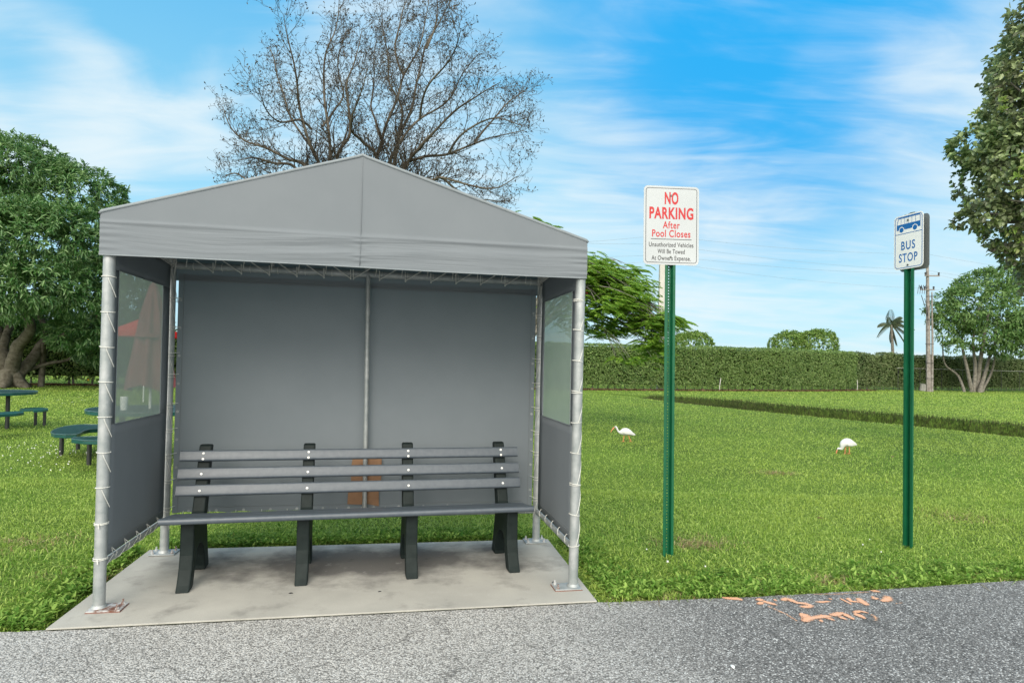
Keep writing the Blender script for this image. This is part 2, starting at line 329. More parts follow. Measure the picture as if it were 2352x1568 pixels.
def soil_extra(t, b, tcn, out):
    L = t.links
    def noise(sc, d=6, ro=.6):
        n = t.nodes.new('ShaderNodeTexNoise'); n.inputs['Scale'].default_value = sc; n.inputs['Detail'].default_value = d; n.inputs['Roughness'].default_value = ro; L.new(tcn.outputs['Object'], n.inputs[0]); return n.outputs[0]
    def rmp(s, a, bb, ca, cb):
        rp = t.nodes.new('ShaderNodeValToRGB'); rp.color_ramp.elements[0].position = a; rp.color_ramp.elements[1].position = bb; rp.color_ramp.elements[0].color = (*ca, 1); rp.color_ramp.elements[1].color = (*cb, 1); L.new(s, rp.inputs[0]); return rp.outputs[0]
    c1 = rmp(noise(30, 8, .7), .35, .65, (.055, .11, .015), (.14, .22, .04))
    c2 = rmp(noise(.5, 4), .35, .65, (.75, .75, .75), (1.15, 1.1, 1.0))
    m = t.nodes.new('ShaderNodeMix'); m.data_type = 'RGBA'; m.blend_type = 'MULTIPLY'; m.inputs[0].default_value = 1; L.new(c1, m.inputs[6]); L.new(c2, m.inputs[7]); L.new(m.outputs[2], b.inputs['Base Color'])
    bp = t.nodes.new('ShaderNodeBump'); bp.inputs['Strength'].default_value = .6; bp.inputs['Distance'].default_value = .04; L.new(noise(25, 5), bp.inputs['Height']); L.new(bp.outputs[0], b.inputs['Normal'])
TURF = mat('turf_soil', (.1, .13, .04), .95, spec=.1, extra=soil_extra)
def grass_extra(t, b, tcn, out):
    pass
def grassmat(name, a, bb, isl, sc=.45, tr=.35):
    return mat(name, a, .6, spec=.2, var=bb, vscale=sc, island=isl, trans=tr, coords='Object', detail=7)
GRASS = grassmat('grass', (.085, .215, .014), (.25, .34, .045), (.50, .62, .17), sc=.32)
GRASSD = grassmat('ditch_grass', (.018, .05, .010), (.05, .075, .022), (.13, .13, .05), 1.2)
WEED = grassmat('weed_leaf', (.05, .15, .015), (.12, .24, .03), (.30, .44, .10), 2.0, .3)
BARK = mat('grey_bark', (.14, .13, .11), .9, spec=.1, var=(.26, .25, .22), vscale=6, bump=.6, bscale=20)
LIMB = mat('grey_limb_bark', (.06, .05, .038), .95, spec=.1, var=(.15, .135, .11), vscale=1.2)
BARKD = mat('shaded_bark', (.075, .068, .05), .95, spec=.1, var=(.16, .15, .12), vscale=5, bump=1.0, bscale=14)  # base colour lowered: the shade on the left tree's trunk is in the bark
BARK2 = mat('pale_bark', (.12, .11, .09), .9, spec=.1, var=(.23, .215, .185), vscale=5, bump=.5, bscale=20)
TWIG = mat('bare_twig', (.035, .03, .022), .9, spec=.1, var=(.10, .09, .072), vscale=1.5)
MANGO = mat('mango_leaf', (.018, .088, .014), .36, spec=.5, var=(.05, .155, .03), vscale=.9, island=(.21, .34, .13), trans=.25)
HEDGE = mat('hedge_leaf', (.045, .12, .018), .42, spec=.4, var=(.10, .19, .04), vscale=.28, island=(.30, .40, .14), trans=.25)
HEDGEB = mat('overgrown_hedge_leaf', (.04, .10, .018), .5, spec=.35, var=(.10, .15, .04), vscale=.35, island=(.22, .26, .12), trans=.2)
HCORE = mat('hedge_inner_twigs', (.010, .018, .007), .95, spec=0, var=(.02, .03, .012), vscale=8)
POIN = mat('feathery_leaf', (.07, .19, .02), .5, spec=.3, var=(.15, .30, .03), vscale=.8, island=(.28, .42, .07), trans=.4)
ROUND = mat('round_tree_leaf', (.05, .15, .018), .5, spec=.35, var=(.11, .22, .03), vscale=.6, island=(.30, .40, .12), trans=.25)
BROAD = mat('dark_round_leaf', (.055, .12, .035), .36, spec=.5, var=(.13, .12, .09), vscale=1.0, island=(.33, .42, .18), trans=.3)
BROADN = mat('new_growth_leaf', (.24, .38, .08), .4, spec=.4, island=(.42, .44, .20), trans=.35)
FARL = mat('mixed_tree_leaf', (.045, .13, .025), .5, spec=.3, var=(.10, .20, .045), vscale=.5, island=(.22, .33, .12), trans=.25)
PALM = mat('palm_leaf', (.03, .055, .02), .45, spec=.4, island=(.09, .12, .05), trans=.2)
WOOD = mat('weathered_wood_pole', (.17, .15, .135), .9, spec=.1, var=(.30, .28, .26), vscale=4, extra=grain((3, 3, .2)))
CPOLE = mat('pale_concrete_pole', (.42, .41, .38), .85, var=(.5, .49, .46), vscale=3)
STEEL = mat('dark_steel', (.05, .05, .055), .6, metal=.4)
GREENP = mat('green_sign_post', (.003, .085, .036), .42, spec=.4, var=(.006, .105, .045), vscale=10)
SIGNW = mat('white_sign_sheet', (.46, .49, .50), .65, spec=.15, var=(.43, .46, .47), vscale=3)
SIGNB = mat('white_reflective_sheet', (.74, .76, .74), .65, spec=.15, var=(.68, .70, .69), vscale=5)
SIGNA = mat('sign_aluminium', (.18, .20, .20), .5, metal=.3)
RED = mat('red_lettering', (.42, .012, .014), .4); BLACK = mat('black_lettering', (.02, .02, .022), .4); BLUE = mat('blue_lettering', (.004, .11, .34), .4)
SCREW = mat('weathered_bolt', (.12, .13, .12), .5, metal=.5)
TABG = mat('green_coated_steel', (.006, .06, .052), .38, spec=.5, var=(.008, .075, .065), vscale=6)
TLEG = mat('black_steel_leg', (.014, .018, .018), .5, var=(.03, .03, .03), vscale=10)
MAROON = mat('faded_maroon_canvas', (.15, .05, .055), .85, spec=.15, var=(.21, .07, .075), vscale=4)
REDC = mat('red_canvas', (.62, .03, .03), .8, spec=.15, trans=.3)
WHITE = mat('white_plastic', (.8, .8, .78), .4)
FEATHER = mat('white_feathers', (.64, .65, .64), .85, spec=.1, var=(.55, .56, .57), vscale=30, bump=.2, bscale=60)
BILL = mat('orange_pink_bill', (.75, .24, .12), .5); EYEM = mat('pale_eye', (.02, .03, .05), .2)
WTIP = mat('black_wing_tip', (.02, .02, .025), .6)
def paint_fn(bias):
    def f(t, b, tcn, out):
        n = t.nodes.new('ShaderNodeTexNoise'); n.inputs['Scale'].default_value = 130; n.inputs['Detail'].default_value = 4; n.inputs['Roughness'].default_value = .75; t.links.new(tcn.outputs['Object'], n.inputs[0])
        at_ = t.nodes.new('ShaderNodeAttribute'); at_.attribute_name = 'cover'
        m1 = t.nodes.new('ShaderNodeMath'); m1.operation = 'MULTIPLY_ADD'; t.links.new(at_.outputs['Fac'], m1.inputs[0]); m1.inputs[1].default_value = .42; t.links.new(n.outputs[0], m1.inputs[2])
        rp = t.nodes.new('ShaderNodeValToRGB'); rp.color_ramp.elements[0].position = bias; rp.color_ramp.elements[1].position = bias + .10; t.links.new(m1.outputs[0], rp.inputs[0]); t.links.new(rp.outputs[0], b.inputs['Alpha'])
    return f
paint_extra = paint_fn(.60); paint_thin = paint_fn(.84)
PAINT = mat('orange_spray_paint', (.72, .34, .18), .8, var=(.58, .36, .25), vscale=60, extra=paint_extra)
PAINTT = mat('orange_spray_paint_thin', (.62, .33, .18), .7, extra=paint_thin)

# ------------------------------------------------------------------ frames of reference
SO = np.array([-2.516, 3.950, 0]); YA = .1897; SC, SS = math.cos(YA), math.sin(YA)
SW, SD = 3.037, 1.159
def LW(a, b, z=0): return np.array([SO[0] + a * SC - b * SS, SO[1] + a * SS + b * SC, z])
ROADZ, LAWNZ = -.012, -.035
# slab outline in shelter-local coordinates (front edge on the road)
SLAB = [(-.165, -.275), (3.125, -.275), (3.165, 1.235), (-.15, 1.28)]
SLABW = np.array([LW(*p)[:2] for p in SLAB])
SLABG = np.array([LW(*p)[:2] for p in [(-.21, -.30), (3.19, -.30), (3.235, 1.29), (-.20, 1.335)]])
def inpoly(P, poly):
    x, y = P[:, 0], P[:, 1]; ins = np.zeros(len(P), bool); n = len(poly)
    for i in range(n):
        x1, y1 = poly[i]; x2, y2 = poly[(i + 1) % n]
        c = ((y1 > y) != (y2 > y)) & (x < (x2 - x1) * (y - y1) / (y2 - y1 + 1e-12) + x1); ins ^= c
    return ins
# road edge polyline (world)
REDGE = np.array([[-60, -8.2], [-2.86, 3.62], [-2.6, 3.66], [.6, 4.27], [1.61, 4.42], [2.6, 4.62], [3.98, 4.93], [60, 18.5]])
def road_y(x): return np.interp(x, REDGE[:, 0], REDGE[:, 1])
# swale: near and far edges
NEAR = np.array([[19, -10], [16, 6], [13.3, 16.3], [12.2, 19.5], [10.2, 23.8], [7.9, 29], [6.6, 34], [5.0, 38.5]])
def ditch_d(x, y):
    """signed distance right of the near edge (approx.) and local width"""
    xe = np.interp(y, NEAR[:, 1], NEAR[:, 0]); return (x - xe) * .9
def ground_z(x, y):
    x = np.asarray(x, float); y = np.asarray(y, float)
    d = ditch_d(x, y); wd = np.interp(y, [-10, 16, 25, 32, 38.5], [4.2, 4.2, 4.0, 3.6, .6])
    dep = np.interp(y, [-10, 24, 32, 38.5, 40], [.75, .70, .38, .10, 0])
    t = np.clip(d / wd, 0, 1)
    prof = np.where(t < .45, np.sin(np.clip(t / .45, 0, 1) * math.pi / 2) ** 1.2, np.where(t < .78, 1.0, np.cos(np.clip((t - .78) / .22, 0, 1) * math.pi / 2) ** .8))
    z = -dep * prof * (t > 0) * (t < 1)
    und = .012 * np.sin(x * .35 + 1.0) * np.cos(y * .27) * np.clip((np.hypot(x, y) - 8) / 10, 0, 1)
    return LAWNZ + z + und

# ------------------------------------------------------------------ ground, road, slab
def build_ground():
    xs = np.unique(np.concatenate([np.linspace(-400, -60, 12), np.linspace(-60, 2, 90), np.linspace(2, 24, 130), np.linspace(24, 90, 60), np.linspace(90, 400, 12)]))
    ys = np.unique(np.concatenate([np.linspace(-60, 0, 20), np.linspace(0, 45, 190), np.linspace(45, 100, 40), np.linspace(100, 600, 14)]))
    X, Y = np.meshgrid(xs, ys, indexing='ij'); Z = ground_z(X, Y)
    V = np.stack([X, Y, Z], -1).reshape(-1, 3); nx, ny = X.shape
    i, j = np.meshgrid(np.arange(nx - 1), np.arange(ny - 1), indexing='ij'); a = (i * ny + j).ravel()
    F = np.stack([a, a + ny, a + ny + 1, a + 1], -1)
    tag(npmesh('lawn_ground', V, F, 4, TURF, smooth=True), kind='structure')
build_ground()
mb = MB(); n = 500
xs = np.concatenate([[-60], np.linspace(-7, 9, n), [60]])
# the worn edge of the asphalt wanders by a centimetre or so
ed = [road_y(x) + .012 * mnoise.noise((x * 6, 0, 0)) + .006 * mnoise.noise((x * 28, 3, 0)) for x in xs]
vs = [(x, e, ROADZ) for x, e in zip(xs, ed)] + [(x, min(e, -10.) - 20, ROADZ) for x, e in zip(xs, ed)] + [(x, e + .004, ROADZ - .05) for x, e in zip(xs, ed)]
k = len(xs); mb.add(vs, [(i, i + k, i + k + 1, i + 1) for i in range(k - 1)] + [(i, i + 1, 2 * k + i + 1, 2 * k + i) for i in range(k - 1)])
tag(obj('road', mb, ASPH), kind='structure')
root = bpy.data.objects.new
mb = MB(); mb.prism(SLAB, lambda p, t: (p[0], p[1], t), -.14, 0)
o = obj('concrete_slab', mb, CONC, bevel=.006); o.location = tuple(SO); o.rotation_euler = (0, 0, YA); tag(o, kind='structure')
# dark joint between the slab and the asphalt
mb = MB(); xs = np.linspace(-.16, 3.12, 240); vs = []
for x in xs:
    wv = .007 + .009 * max(0, mnoise.noise((x * 5, 1, 0)) + .15) + .004 * mnoise.noise((x * 30, 7, 0)); p = LW(x, -.277); q = LW(x, -.277 - wv)
    vs += [(p[0], p[1], ROADZ + .004), (q[0], q[1], ROADZ + .004)]
mb.add(vs, [(2 * i, 2 * i + 1, 2 * i + 3, 2 * i + 2) for i in range(len(xs) - 1)])
tag(obj('pavement_joint', mb, HCORE), kind='structure')

# ------------------------------------------------------------------ grass
def blades(n, sampler, wfun, hfun, mats, name, lean=.9, two=True):
    P = sampler(n); n = len(P); D = np.hypot(P[:, 0], P[:, 1]); wd = wfun(D) * rng.uniform(.6, 1.4, n); h = hfun(D, P) * rng.uniform(.5, 1.25, n)
    a = rng.uniform(0, 2 * math.pi, n); side = np.stack([np.cos(a), np.sin(a), np.zeros(n)], -1)
    b = a + math.pi / 2 + rng.normal(0, .5, n); ln = np.abs(rng.normal(0, 1, n)) * lean
    out = np.stack([np.cos(b), np.sin(b), np.zeros(n)], -1)
    up = np.array([0, 0, 1.])
    z = ground_z(P[:, 0], P[:, 1]); B = np.stack([P[:, 0], P[:, 1], z - .004], -1)
    mid = B + up * (h * .62)[:, None] + out * (h * ln * .30)[:, None]
    tip = B + up * (h * (1 - .25 * np.minimum(ln, 1.6)))[:, None] + out * (h * ln)[:, None]
    sw = side * (wd / 2)[:, None]
    if two:
        V = np.stack([B - sw, B + sw, mid + sw * .85, tip + sw * .08, tip - sw * .08, mid - sw * .85], 1).reshape(-1, 3)
        i = np.arange(n) * 6; F = np.concatenate([np.stack([i, i + 1, i + 2, i + 5], -1), np.stack([i + 5, i + 2, i + 3, i + 4], -1)])
        return npmesh(name, V, F, 4, mats)
    V = np.stack([B - sw, B + sw, tip], 1).reshape(-1, 3); i = np.arange(n) * 3
    return npmesh(name, V, np.stack([i, i + 1, i + 2], -1), 3, mats)
PATCH = lambda P: np.array([mnoise.noise((p[0] * .9, p[1] * .9, 0)) for p in P])
def lawn_ok(P):
    r = P[:, 1] > road_y(P[:, 0]) + .01
    s = ~inpoly(P, SLABW)
    g_ = inpoly(P, SLABG) & (rng.uniform(0, 1, len(P)) < .85); s &= ~g_
    # dark bare gap along the slab's right and left edges is left to the soil
    return r & s
def samp(y0, y1, xl=-.84, xr=.84, pw=1.0):
    def f(n):
        # density ~ 1/Y^2 over a wedge a little wider than the view
        u = rng.uniform(0, 1, n)
        if pw == 'log': Y = y0 * (y1 / y0) ** u
        else: Y = np.sqrt(y0 ** 2 + u * (y1 ** 2 - y0 ** 2))
        X = (rng.uniform(xl - .2, xr + .2, n)) * (Y + .6)
        P = np.stack([X, Y], -1); return P[lawn_ok(P)]
    return f
def hnear(D, P):
    h = .038 + .018 * PATCH(P)
    e = np.clip(1 - (P[:, 1] - road_y(P[:, 0])) / .3, 0, 1)
    return h * (1 + .5 * e)
tag(blades(210000, samp(3.0, 8.2), lambda D: .0060 + 0 * D, hnear, GRASS, 'lawn_grass', lean=1.7), 'short coarse green lawn grass growing around the shelter slab and sign posts', 'grass', kind='stuff')
tag(blades(430000, samp(8.0, 62, pw='log'), lambda D: .0074 * D / 7.5, lambda D, P: .034 + .0006 * D, GRASS, 'far_lawn_grass', lean=1.6, two=False), 'sunlit mown lawn grass stretching back to the hedge', 'grass', kind='stuff')
def thatch(n):
    C_ = [(1612, 1238, .16, .10), (1590, 1245, .10, .06), (1780, 1082, .12, .07), (1950, 1330, .22, .05), (2010, 1322, .2, .05), (1760, 1345, .2, .05), (1500, 1362, .12, .05), (2290, 1316, .2, .06), (80, 1240, .15, .12), (215, 1315, .12, .06), (640, 1235, .3, .05), (1010, 1225, .25, .05), (2200, 1180, .2, .12)]
    P = []
    for px, py, sx, sy in C_:
        g_ = G(px, py); P.append(np.stack([rng.normal(g_[0], sx * 1.3, n // len(C_)), rng.normal(g_[1], sy * 1.3, n // len(C_))], -1))
    P = np.concatenate(P); return P[lawn_ok(P)]
tag(blades(2600, thatch, lambda D: .005 + 0 * D, lambda D, P: .05 + 0 * D, mat('dry_thatch', (.20, .14, .07), .9, spec=.1, island=(.42, .36, .20)), 'dry_grass', lean=2.2), 'small patches of brown dead grass in the lawn and at its edges', 'dry grass', kind='stuff')
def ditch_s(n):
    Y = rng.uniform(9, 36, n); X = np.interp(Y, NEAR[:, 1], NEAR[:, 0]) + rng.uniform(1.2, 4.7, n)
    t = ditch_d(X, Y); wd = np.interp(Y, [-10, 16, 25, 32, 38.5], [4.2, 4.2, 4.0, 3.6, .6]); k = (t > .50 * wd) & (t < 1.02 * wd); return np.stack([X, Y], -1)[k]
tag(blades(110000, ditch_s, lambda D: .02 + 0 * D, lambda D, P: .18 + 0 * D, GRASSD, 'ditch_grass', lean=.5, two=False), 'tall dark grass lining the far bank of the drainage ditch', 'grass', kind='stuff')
# broad-leaved weeds along slab and kerbless road edge
def leafset(P, D, Nn, L, Wd, fold=.25):
    """P base, D unit direction, Nn unit normal, L length, Wd width -> verts, quads (two per leaf)"""
    S_ = np.cross(D, Nn); S_ /= np.linalg.norm(S_, axis=1)[:, None] + 1e-9
    L = L[:, None]; Wd = Wd[:, None]; f = Nn * (Wd * fold)
    V = np.stack([P, P + D * L * .33 + S_ * Wd * .5 + f, P + D * L * .72 + S_ * Wd * .38 + f - Nn * L * .05, P + D * L - Nn * L * .14,
                  P + D * L * .72 - S_ * Wd * .38 + f - Nn * L * .05, P + D * L * .33 - S_ * Wd * .5 + f], 1).reshape(-1, 3)
    i = np.arange(len(P)) * 6
    return V, np.concatenate([np.stack([i, i + 1, i + 2, i + 3], -1), np.stack([i, i + 3, i + 4, i + 5], -1)])
def unit(a): return a / (np.linalg.norm(a, axis=-1, keepdims=True) + 1e-9)
def weeds():
    pts = []
    # right lawn edge along the road
    x = .62 + 5.2 * rng.beta(1.0, 2.2, 1500); e = np.abs(rng.normal(0, .22, len(x))); kk = np.array([mnoise.noise((q * 2.3, 3, 0)) for q in x]) > rng.normal(-.05, .22, len(x)); x, e = x[kk], e[kk]; pts.append(np.stack([x, road_y(x) + .02 + e], -1))
    x = rng.uniform(-7, -2.65, 500); pts.append(np.stack([x, road_y(x) + .03 + np.abs(rng.normal(0, .18, 500))], -1))
    for (a, b, n) in (((3.22, -.15), (3.26, 1.25), 260), ((-.20, -.2), (-.20, 1.28), 520), ((-.1, 1.33), (3.1, 1.30), 1300)):
        t = rng.uniform(0, 1, n); off = np.abs(rng.normal(0, .13, n)) + .03
        for tt, oo in zip(t, off):
            px = a[0] + (b[0] - a[0]) * tt; py = a[1] + (b[1] - a[1]) * tt
            if abs(a[0] - b[0]) > 1: py += oo
            else: px += oo * (1 if a[0] > 0 else -1)
            pts.append(np.array([LW(px, py)[:2]]))
    P = np.concatenate(pts); P = P[lawn_ok(P)]
    P = np.repeat(P, 11, 0) + rng.normal(0, .016, (len(P) * 11, 2)); P = P[lawn_ok(P)]; n = len(P)
    a = rng.uniform(0, 2 * math.pi, n); el = rng.uniform(.15, 1.1, n)
    D = np.stack([np.cos(a) * np.cos(el), np.sin(a) * np.cos(el), np.sin(el)], -1); Nn = unit(np.array([0, 0, 1.]) - D * D[:, 2:3] + rng.normal(0, .2, (n, 3)))
    B = np.stack([P[:, 0], P[:, 1], LAWNZ + rng.uniform(0, .05, n)], -1)
    ksz = .45 + .75 * np.repeat(rng.uniform(0, 1, n // 11 + 1) ** 2, 11)[:n]; V, F = leafset(B, D, Nn, rng.uniform(.03, .06, n) * ksz, rng.uniform(.013, .026, n) * ksz)
    tag(npmesh('edge_weeds', V, F, 4, WEED), 'broad-leaved green weeds fringing the slab and the road edge', 'weeds', kind='stuff')
weeds()
def flecks():
    P = []
    for (cx, cy, sx, sy, n) in ((90, 1040, 75, 14, 60), (150, 920, 110, 10, 40), (70, 1075, 60, 8, 18), (2000, 1200, 300, 60, 3), (1560, 1290, 40, 15, 3)):
        for _ in range(n):
            P.append(G(random.gauss(cx, sx), random.gauss(cy, sy)))
    P = np.array(P); P = P[lawn_ok(P[:, :2])]; mb = MB()
    for p in P:
        s = random.uniform(.008, .016); mb.tube([(p[0], p[1], .045), (p[0], p[1], .045 + s * .8)], [s * .6, s * .5], 5)
    tag(obj('clover_flowers', mb, WHITE), 'tiny white clover flowers scattered in the lawn', 'flowers', kind='stuff')
flecks()
def dead_leaf(px, py, L, label, m, z=None):
    p = G(px, py); mb = MB(); a = random.uniform(0, 6.28)
    pts = [(-.5, 0, 0), (-.2, .22, .10), (.2, .2, .12), (.5, .02, .05), (.2, -.2, .13), (-.2, -.22, .06)]
    mb.add([(q[0] * L, q[1] * L, q[2] * L) for q in pts] + [(q[0] * L, q[1] * L, q[2] * L - .002) for q in pts], [(0, 1, 2, 3), (0, 3, 4, 5), (6, 9, 8, 7), (6, 11, 10, 9)] + [(i, (i + 1) % 6, 6 + (i + 1) % 6, 6 + i) for i in range(6)])
    o = obj('fallen_leaf', mb, m); o.location = (p[0], p[1], (.035 if z is None else z)); o.rotation_euler = (0, 0, a); tag(o, label, 'leaf', 'fallen leaves')
DEAD = mat('dead_leaf', (.09, .035, .02), .8, var=(.16, .07, .04), vscale=20)
for (x, y, L, lb) in ((1884, 1197, .07, 'brown fallen leaf in the lawn between the two sign posts'), (2050, 1053, .11, 'brown fallen leaf on the grass behind the green bus stop post'), (2037, 1112, .05, 'small brown scrap of leaf in the lawn just left of the green bus stop post')):
    dead_leaf(x, y, L, lb, DEAD)
for (x, y, L, lb) in ((668, 1352, .03, 'small dark leaf scrap lying on the concrete slab in front of the second bench leg'), (1270, 1353 - 26, .03, 'dark speck of leaf on the slab beside the right front base plate'), (872, 1348, .025, 'tiny dark leaf scrap on the slab between the second and third bench legs')):
    dead_leaf(x, y + 10, L, lb, BLACK, z=.001)
dead_leaf(1683, 1526, .05, 'pale scrap of paper-like leaf lying on the asphalt below the no parking post', WHITE, z=ROADZ + .001)

# ------------------------------------------------------------------ bus shelter
HB, HT, HR, HM = 2.181, 2.445, 2.925, 2.297
sh = thing('bus_shelter', 'open-front grey fabric bus shelter with gabled canopy on steel poles, standing on a concrete slab', 'bus shelter', SO, YA)
PR = .0345
def bolts(mb, cs, z):
    for (x, y) in cs:
        mb.tube([(x, y, z), (x, y, z + .012)], .013, 6); mb.tube([(x, y, z + .012), (x, y, z + .03)], .006, 6)
for (a, b, off, rust, hgt, tilt) in ((0, 0, (.05, -.005), 'rusted square steel base plate', HT, (.0, .0)), (SW, 0, (-.05, -.005), 'grey steel base plate with a rusty edge', HT, (.012, 0)), (0, SD, (.0, 0), None, HM, (-.004, 0)), (SW, SD, (-.01, 0), None, HM, (.002, 0))):
    mb = MB(); mb.tube([(a, b, .012), (a + tilt[0] * .5, b, hgt * .5), (a + tilt[0], b, hgt - .03)], PR if b == 0 else PR * .97, 20)
    mb.tube([(a, b, .011), (a, b, .028)], [PR + .012, PR + .002], 20)
    p = obj('pole', mb, GALV, sh, smooth='auto')
    mb = MB(); mb.box((a + off[0], b + off[1], .0075), (.19, .135 if b == 0 else .15, .009))
    q = obj('base_plate', mb, (GALVR if rust and a == 0 else GALV), p, bevel=.002)
    if rust: q['label'] = rust
    if rust:
        mb = MB(); mb.box((a + off[0], b + off[1], .0018), (.196, .141, .0035)); obj('rust_rim', mb, RUSTE, p)
    for i in (-1, 1):
        for j in (-1, 1):
            if math.hypot(off[0] + i * .072, off[1] + j * .045) < .055: continue
            mb = MB(); bolts(mb, [(a + off[0] + i * .072, b + off[1] + j * .045)], .012); obj('anchor_bolt', mb, GALVR, p)
# beams, rails, rafters
def pipe(name, pts, r=.025, m=GALV): mb = MB(); mb.tube(pts, r, 14); return obj(name, mb, m, sh, smooth='auto')
pipe('rear_beam', [(-.01, SD, HM), (SW + .01, SD, HM)], .029)
pipe('front_beam', [(-.01, 0, HT - .045), (SW + .01, 0, HT - .045)], .026)
for a in (0, SW):
    pipe('side_beam', [(a, .0, HT - .085), (a, SD, HM + .035)], .024)
    pipe('side_rail', [(a, .03, .272), (a, SD - .03, .272)], .021)
pipe('rear_rail', [(.03, SD, .272), (SW - .03, SD, .272)], .021)
pipe('rear_centre_post', [(SW / 2 + .03, SD - .012, .29), (SW / 2 + .012, SD - .012, HM)], .019)
for b in (.0, SD):
    z0 = HT - .03
    pipe('rafter', [(0, b, z0), (SW / 2, b, HR - .05)], .022); pipe('rafter', [(SW, b, z0), (SW / 2, b, HR - .05)], .022)
pipe('ridge_pole', [(SW / 2, .0, HR - .05), (SW / 2, SD, HR - .05)], .022)
pipe('king_post', [(SW / 2, SD, HM + .02), (SW / 2, SD, HR - .06)], .019)
for a in (SW * .25, SW * .75): pipe('purlin_strut', [(a, SD, HM + .02), (a, SD, HT + .16)], .016)
# front gable cloth with wrinkled valance
OX = .042; FY = -.044
def ztop(a):
    t = 1 - abs(a - SW / 2) / (SW / 2 + OX); e = HT + (HR - HT) * t
    return e
def front(u, v):
    a = -OX + u * (SW + 2 * OX); zt = ztop(a); zb = HB + .004 * math.sin(a * 2.1)
    # finer rows low down where the cloth bunches
    if v < .62: z = zb + (HT - .06 - zb) * v / .62
    else: z = (HT - .06) + (zt - (HT - .06)) * (v - .62) / .38
    band = HT - .06 - z; y = FY
    e = min(1, (a + OX) / .09, (SW + OX - a) / .09)
    k = max(0, min(1, band / .02)) if z < HT - .06 else 0
    tens = .6 + .4 * abs(math.sin(a * 1.03))
    drift = .05 * math.sin(a * .9 + .7) + .02 * math.sin(a * 2.7)
    if k > 0:
        f1 = mnoise.noise((a * .8, (z + drift * .8) * 15, 1.3)); f2 = mnoise.noise((a * 1.9, (z + drift * .9) * 42, 4.1)); f3 = mnoise.noise((a * 4.5, (z + drift) * 110, 9))
        y -= k * (.010 * f1 + .0040 * f2 * (.35 + abs(mnoise.noise((a * 1.2, 5, 2))) * 2) + .0012 * f3 + .004) * tens
        # tight gathers at corners and centre seam
        for c0, sg in ((-OX, .12), (SW / 2, .05), (SW + OX, .12)):
            g = math.exp(-((a - c0) / sg) ** 2); y -= k * g * .0022 * math.sin(z * 150 + c0 + 2 * mnoise.noise((z * 20, c0, 0)))
    else:
        y -= .003 * mnoise.noise((a * 1.5, z * 3, 2)) + .0012 * math.sin(a * 3)
    lip = math.exp(-(band / .012) ** 2) * .006; y -= lip
    return (a, y, z)
mb = MB(); mb.grid(260, 110, front); obj('front_gable_cloth', mb, FAB, sh, smooth=True)
mb = MB(); mb.tube([(SW / 2 - .002, FY - .003, HB + .01), (SW / 2, FY - .009, HB + .1), (SW / 2, FY - .004, HT - .05), (SW / 2, FY - .0015, HR - .02)], .0022, 6); obj('centre_seam', mb, FAB, sh, smooth=True)
mb = MB(); mb.tube([(-OX - .004, FY + .004, HT - .01), (-OX + .006, FY + .002, HT + .004), (SW / 2 - .03, FY + .002, HR - .012), (SW / 2, FY + .002, HR + .001), (SW / 2 + .03, FY + .002, HR - .012), (SW + OX - .006, FY + .002, HT + .004), (SW + OX + .004, FY + .004, HT - .01)], .011, 10)
obj('canopy_edge_piping', mb, HEM, sh, smooth=True)
mb = MB(); mb.tube([front(i / 60, 0) for i in range(61)], .004, 6); obj('valance_hem', mb, HEM, sh, smooth=True)
# roof slopes and the other valances
BY = SD + .044
def roofside(sg):
    mb = MB(); x0 = -OX if sg < 0 else SW + OX
    def f(u, v):
        b = FY + .001 + v * (BY - FY - .002); a = x0 + (SW / 2 - x0) * u; z = ztop(a)
        return (a, b, z - .012 * math.sin(math.pi * v) * math.sin(math.pi * u))
    mb.grid(24, 16, f); o = obj('roof_slope', mb, FAB, sh, smooth=True); m = o.modifiers.new('t', 'SOLIDIFY'); m.thickness = .002
    mb = MB(); mb.grid(24, 8, lambda u, v: (x0 + .006 * sg * mnoise.noise((u * 2, v * 4, sg)), FY + .002 + u * (BY - FY - .004), HB + v * (HT - HB))); obj('side_valance', mb, FAB, sh, smooth=True)
roofside(-1); roofside(1)
mb = MB(); mb.grid(60, 30, lambda u, v: (-OX + u * (SW + 2 * OX), BY + .004 * mnoise.noise((u * 3, v * 5, 8)), HB + v * (ztop(-OX + u * (SW + 2 * OX)) - HB))); obj('rear_gable_cloth', mb, FAB, sh, smooth=True)
# rear panel
PY = SD + .045
def rear(u, v):
    a = .035 + u * (SW - .07); z = .305 + v * (HM - .055 - .305)
    sc = .010 * abs(math.sin(u * math.pi * 14)); z += sc * (1 - v) ** 8 - .006 * abs(math.sin(u * math.pi * 11)) * v ** 12
    return (a, PY - .006 * mnoise.noise((u * 2, v * 2, 5)) + .012 * math.sin(math.pi * u) * math.sin(math.pi * v), z)
mb = MB(); mb.grid(90, 60, rear); p = obj('rear_panel', mb, FAB, sh, smooth=True)
mb = MB()
for q in ([(u / 30, .022) for u in range(1, 30)], [(u / 30, .978) for u in range(1, 30)], [(.014, v / 20) for v in range(0, 21)], [(.986, v / 20) for v in range(0, 21)]):
    mb.tube([(lambda c: (c[0], c[1] - .0025, c[2]))(rear(*s)) for s in q], .0022, 5)
obj('hem_stitching', mb, THREAD, p)
for q in [(.16 + i * (SW - .32) / 13, .325) for i in range(14)] + [(a, .45 + i * .225) for i in range(8) for a in (.055, SW - .055)]:
    mb = MB(); mb.tube([(q[0], PY - .004, q[1]), (q[0], PY - .001, q[1])], .011, 10); obj('eyelet', mb, GALV, p)
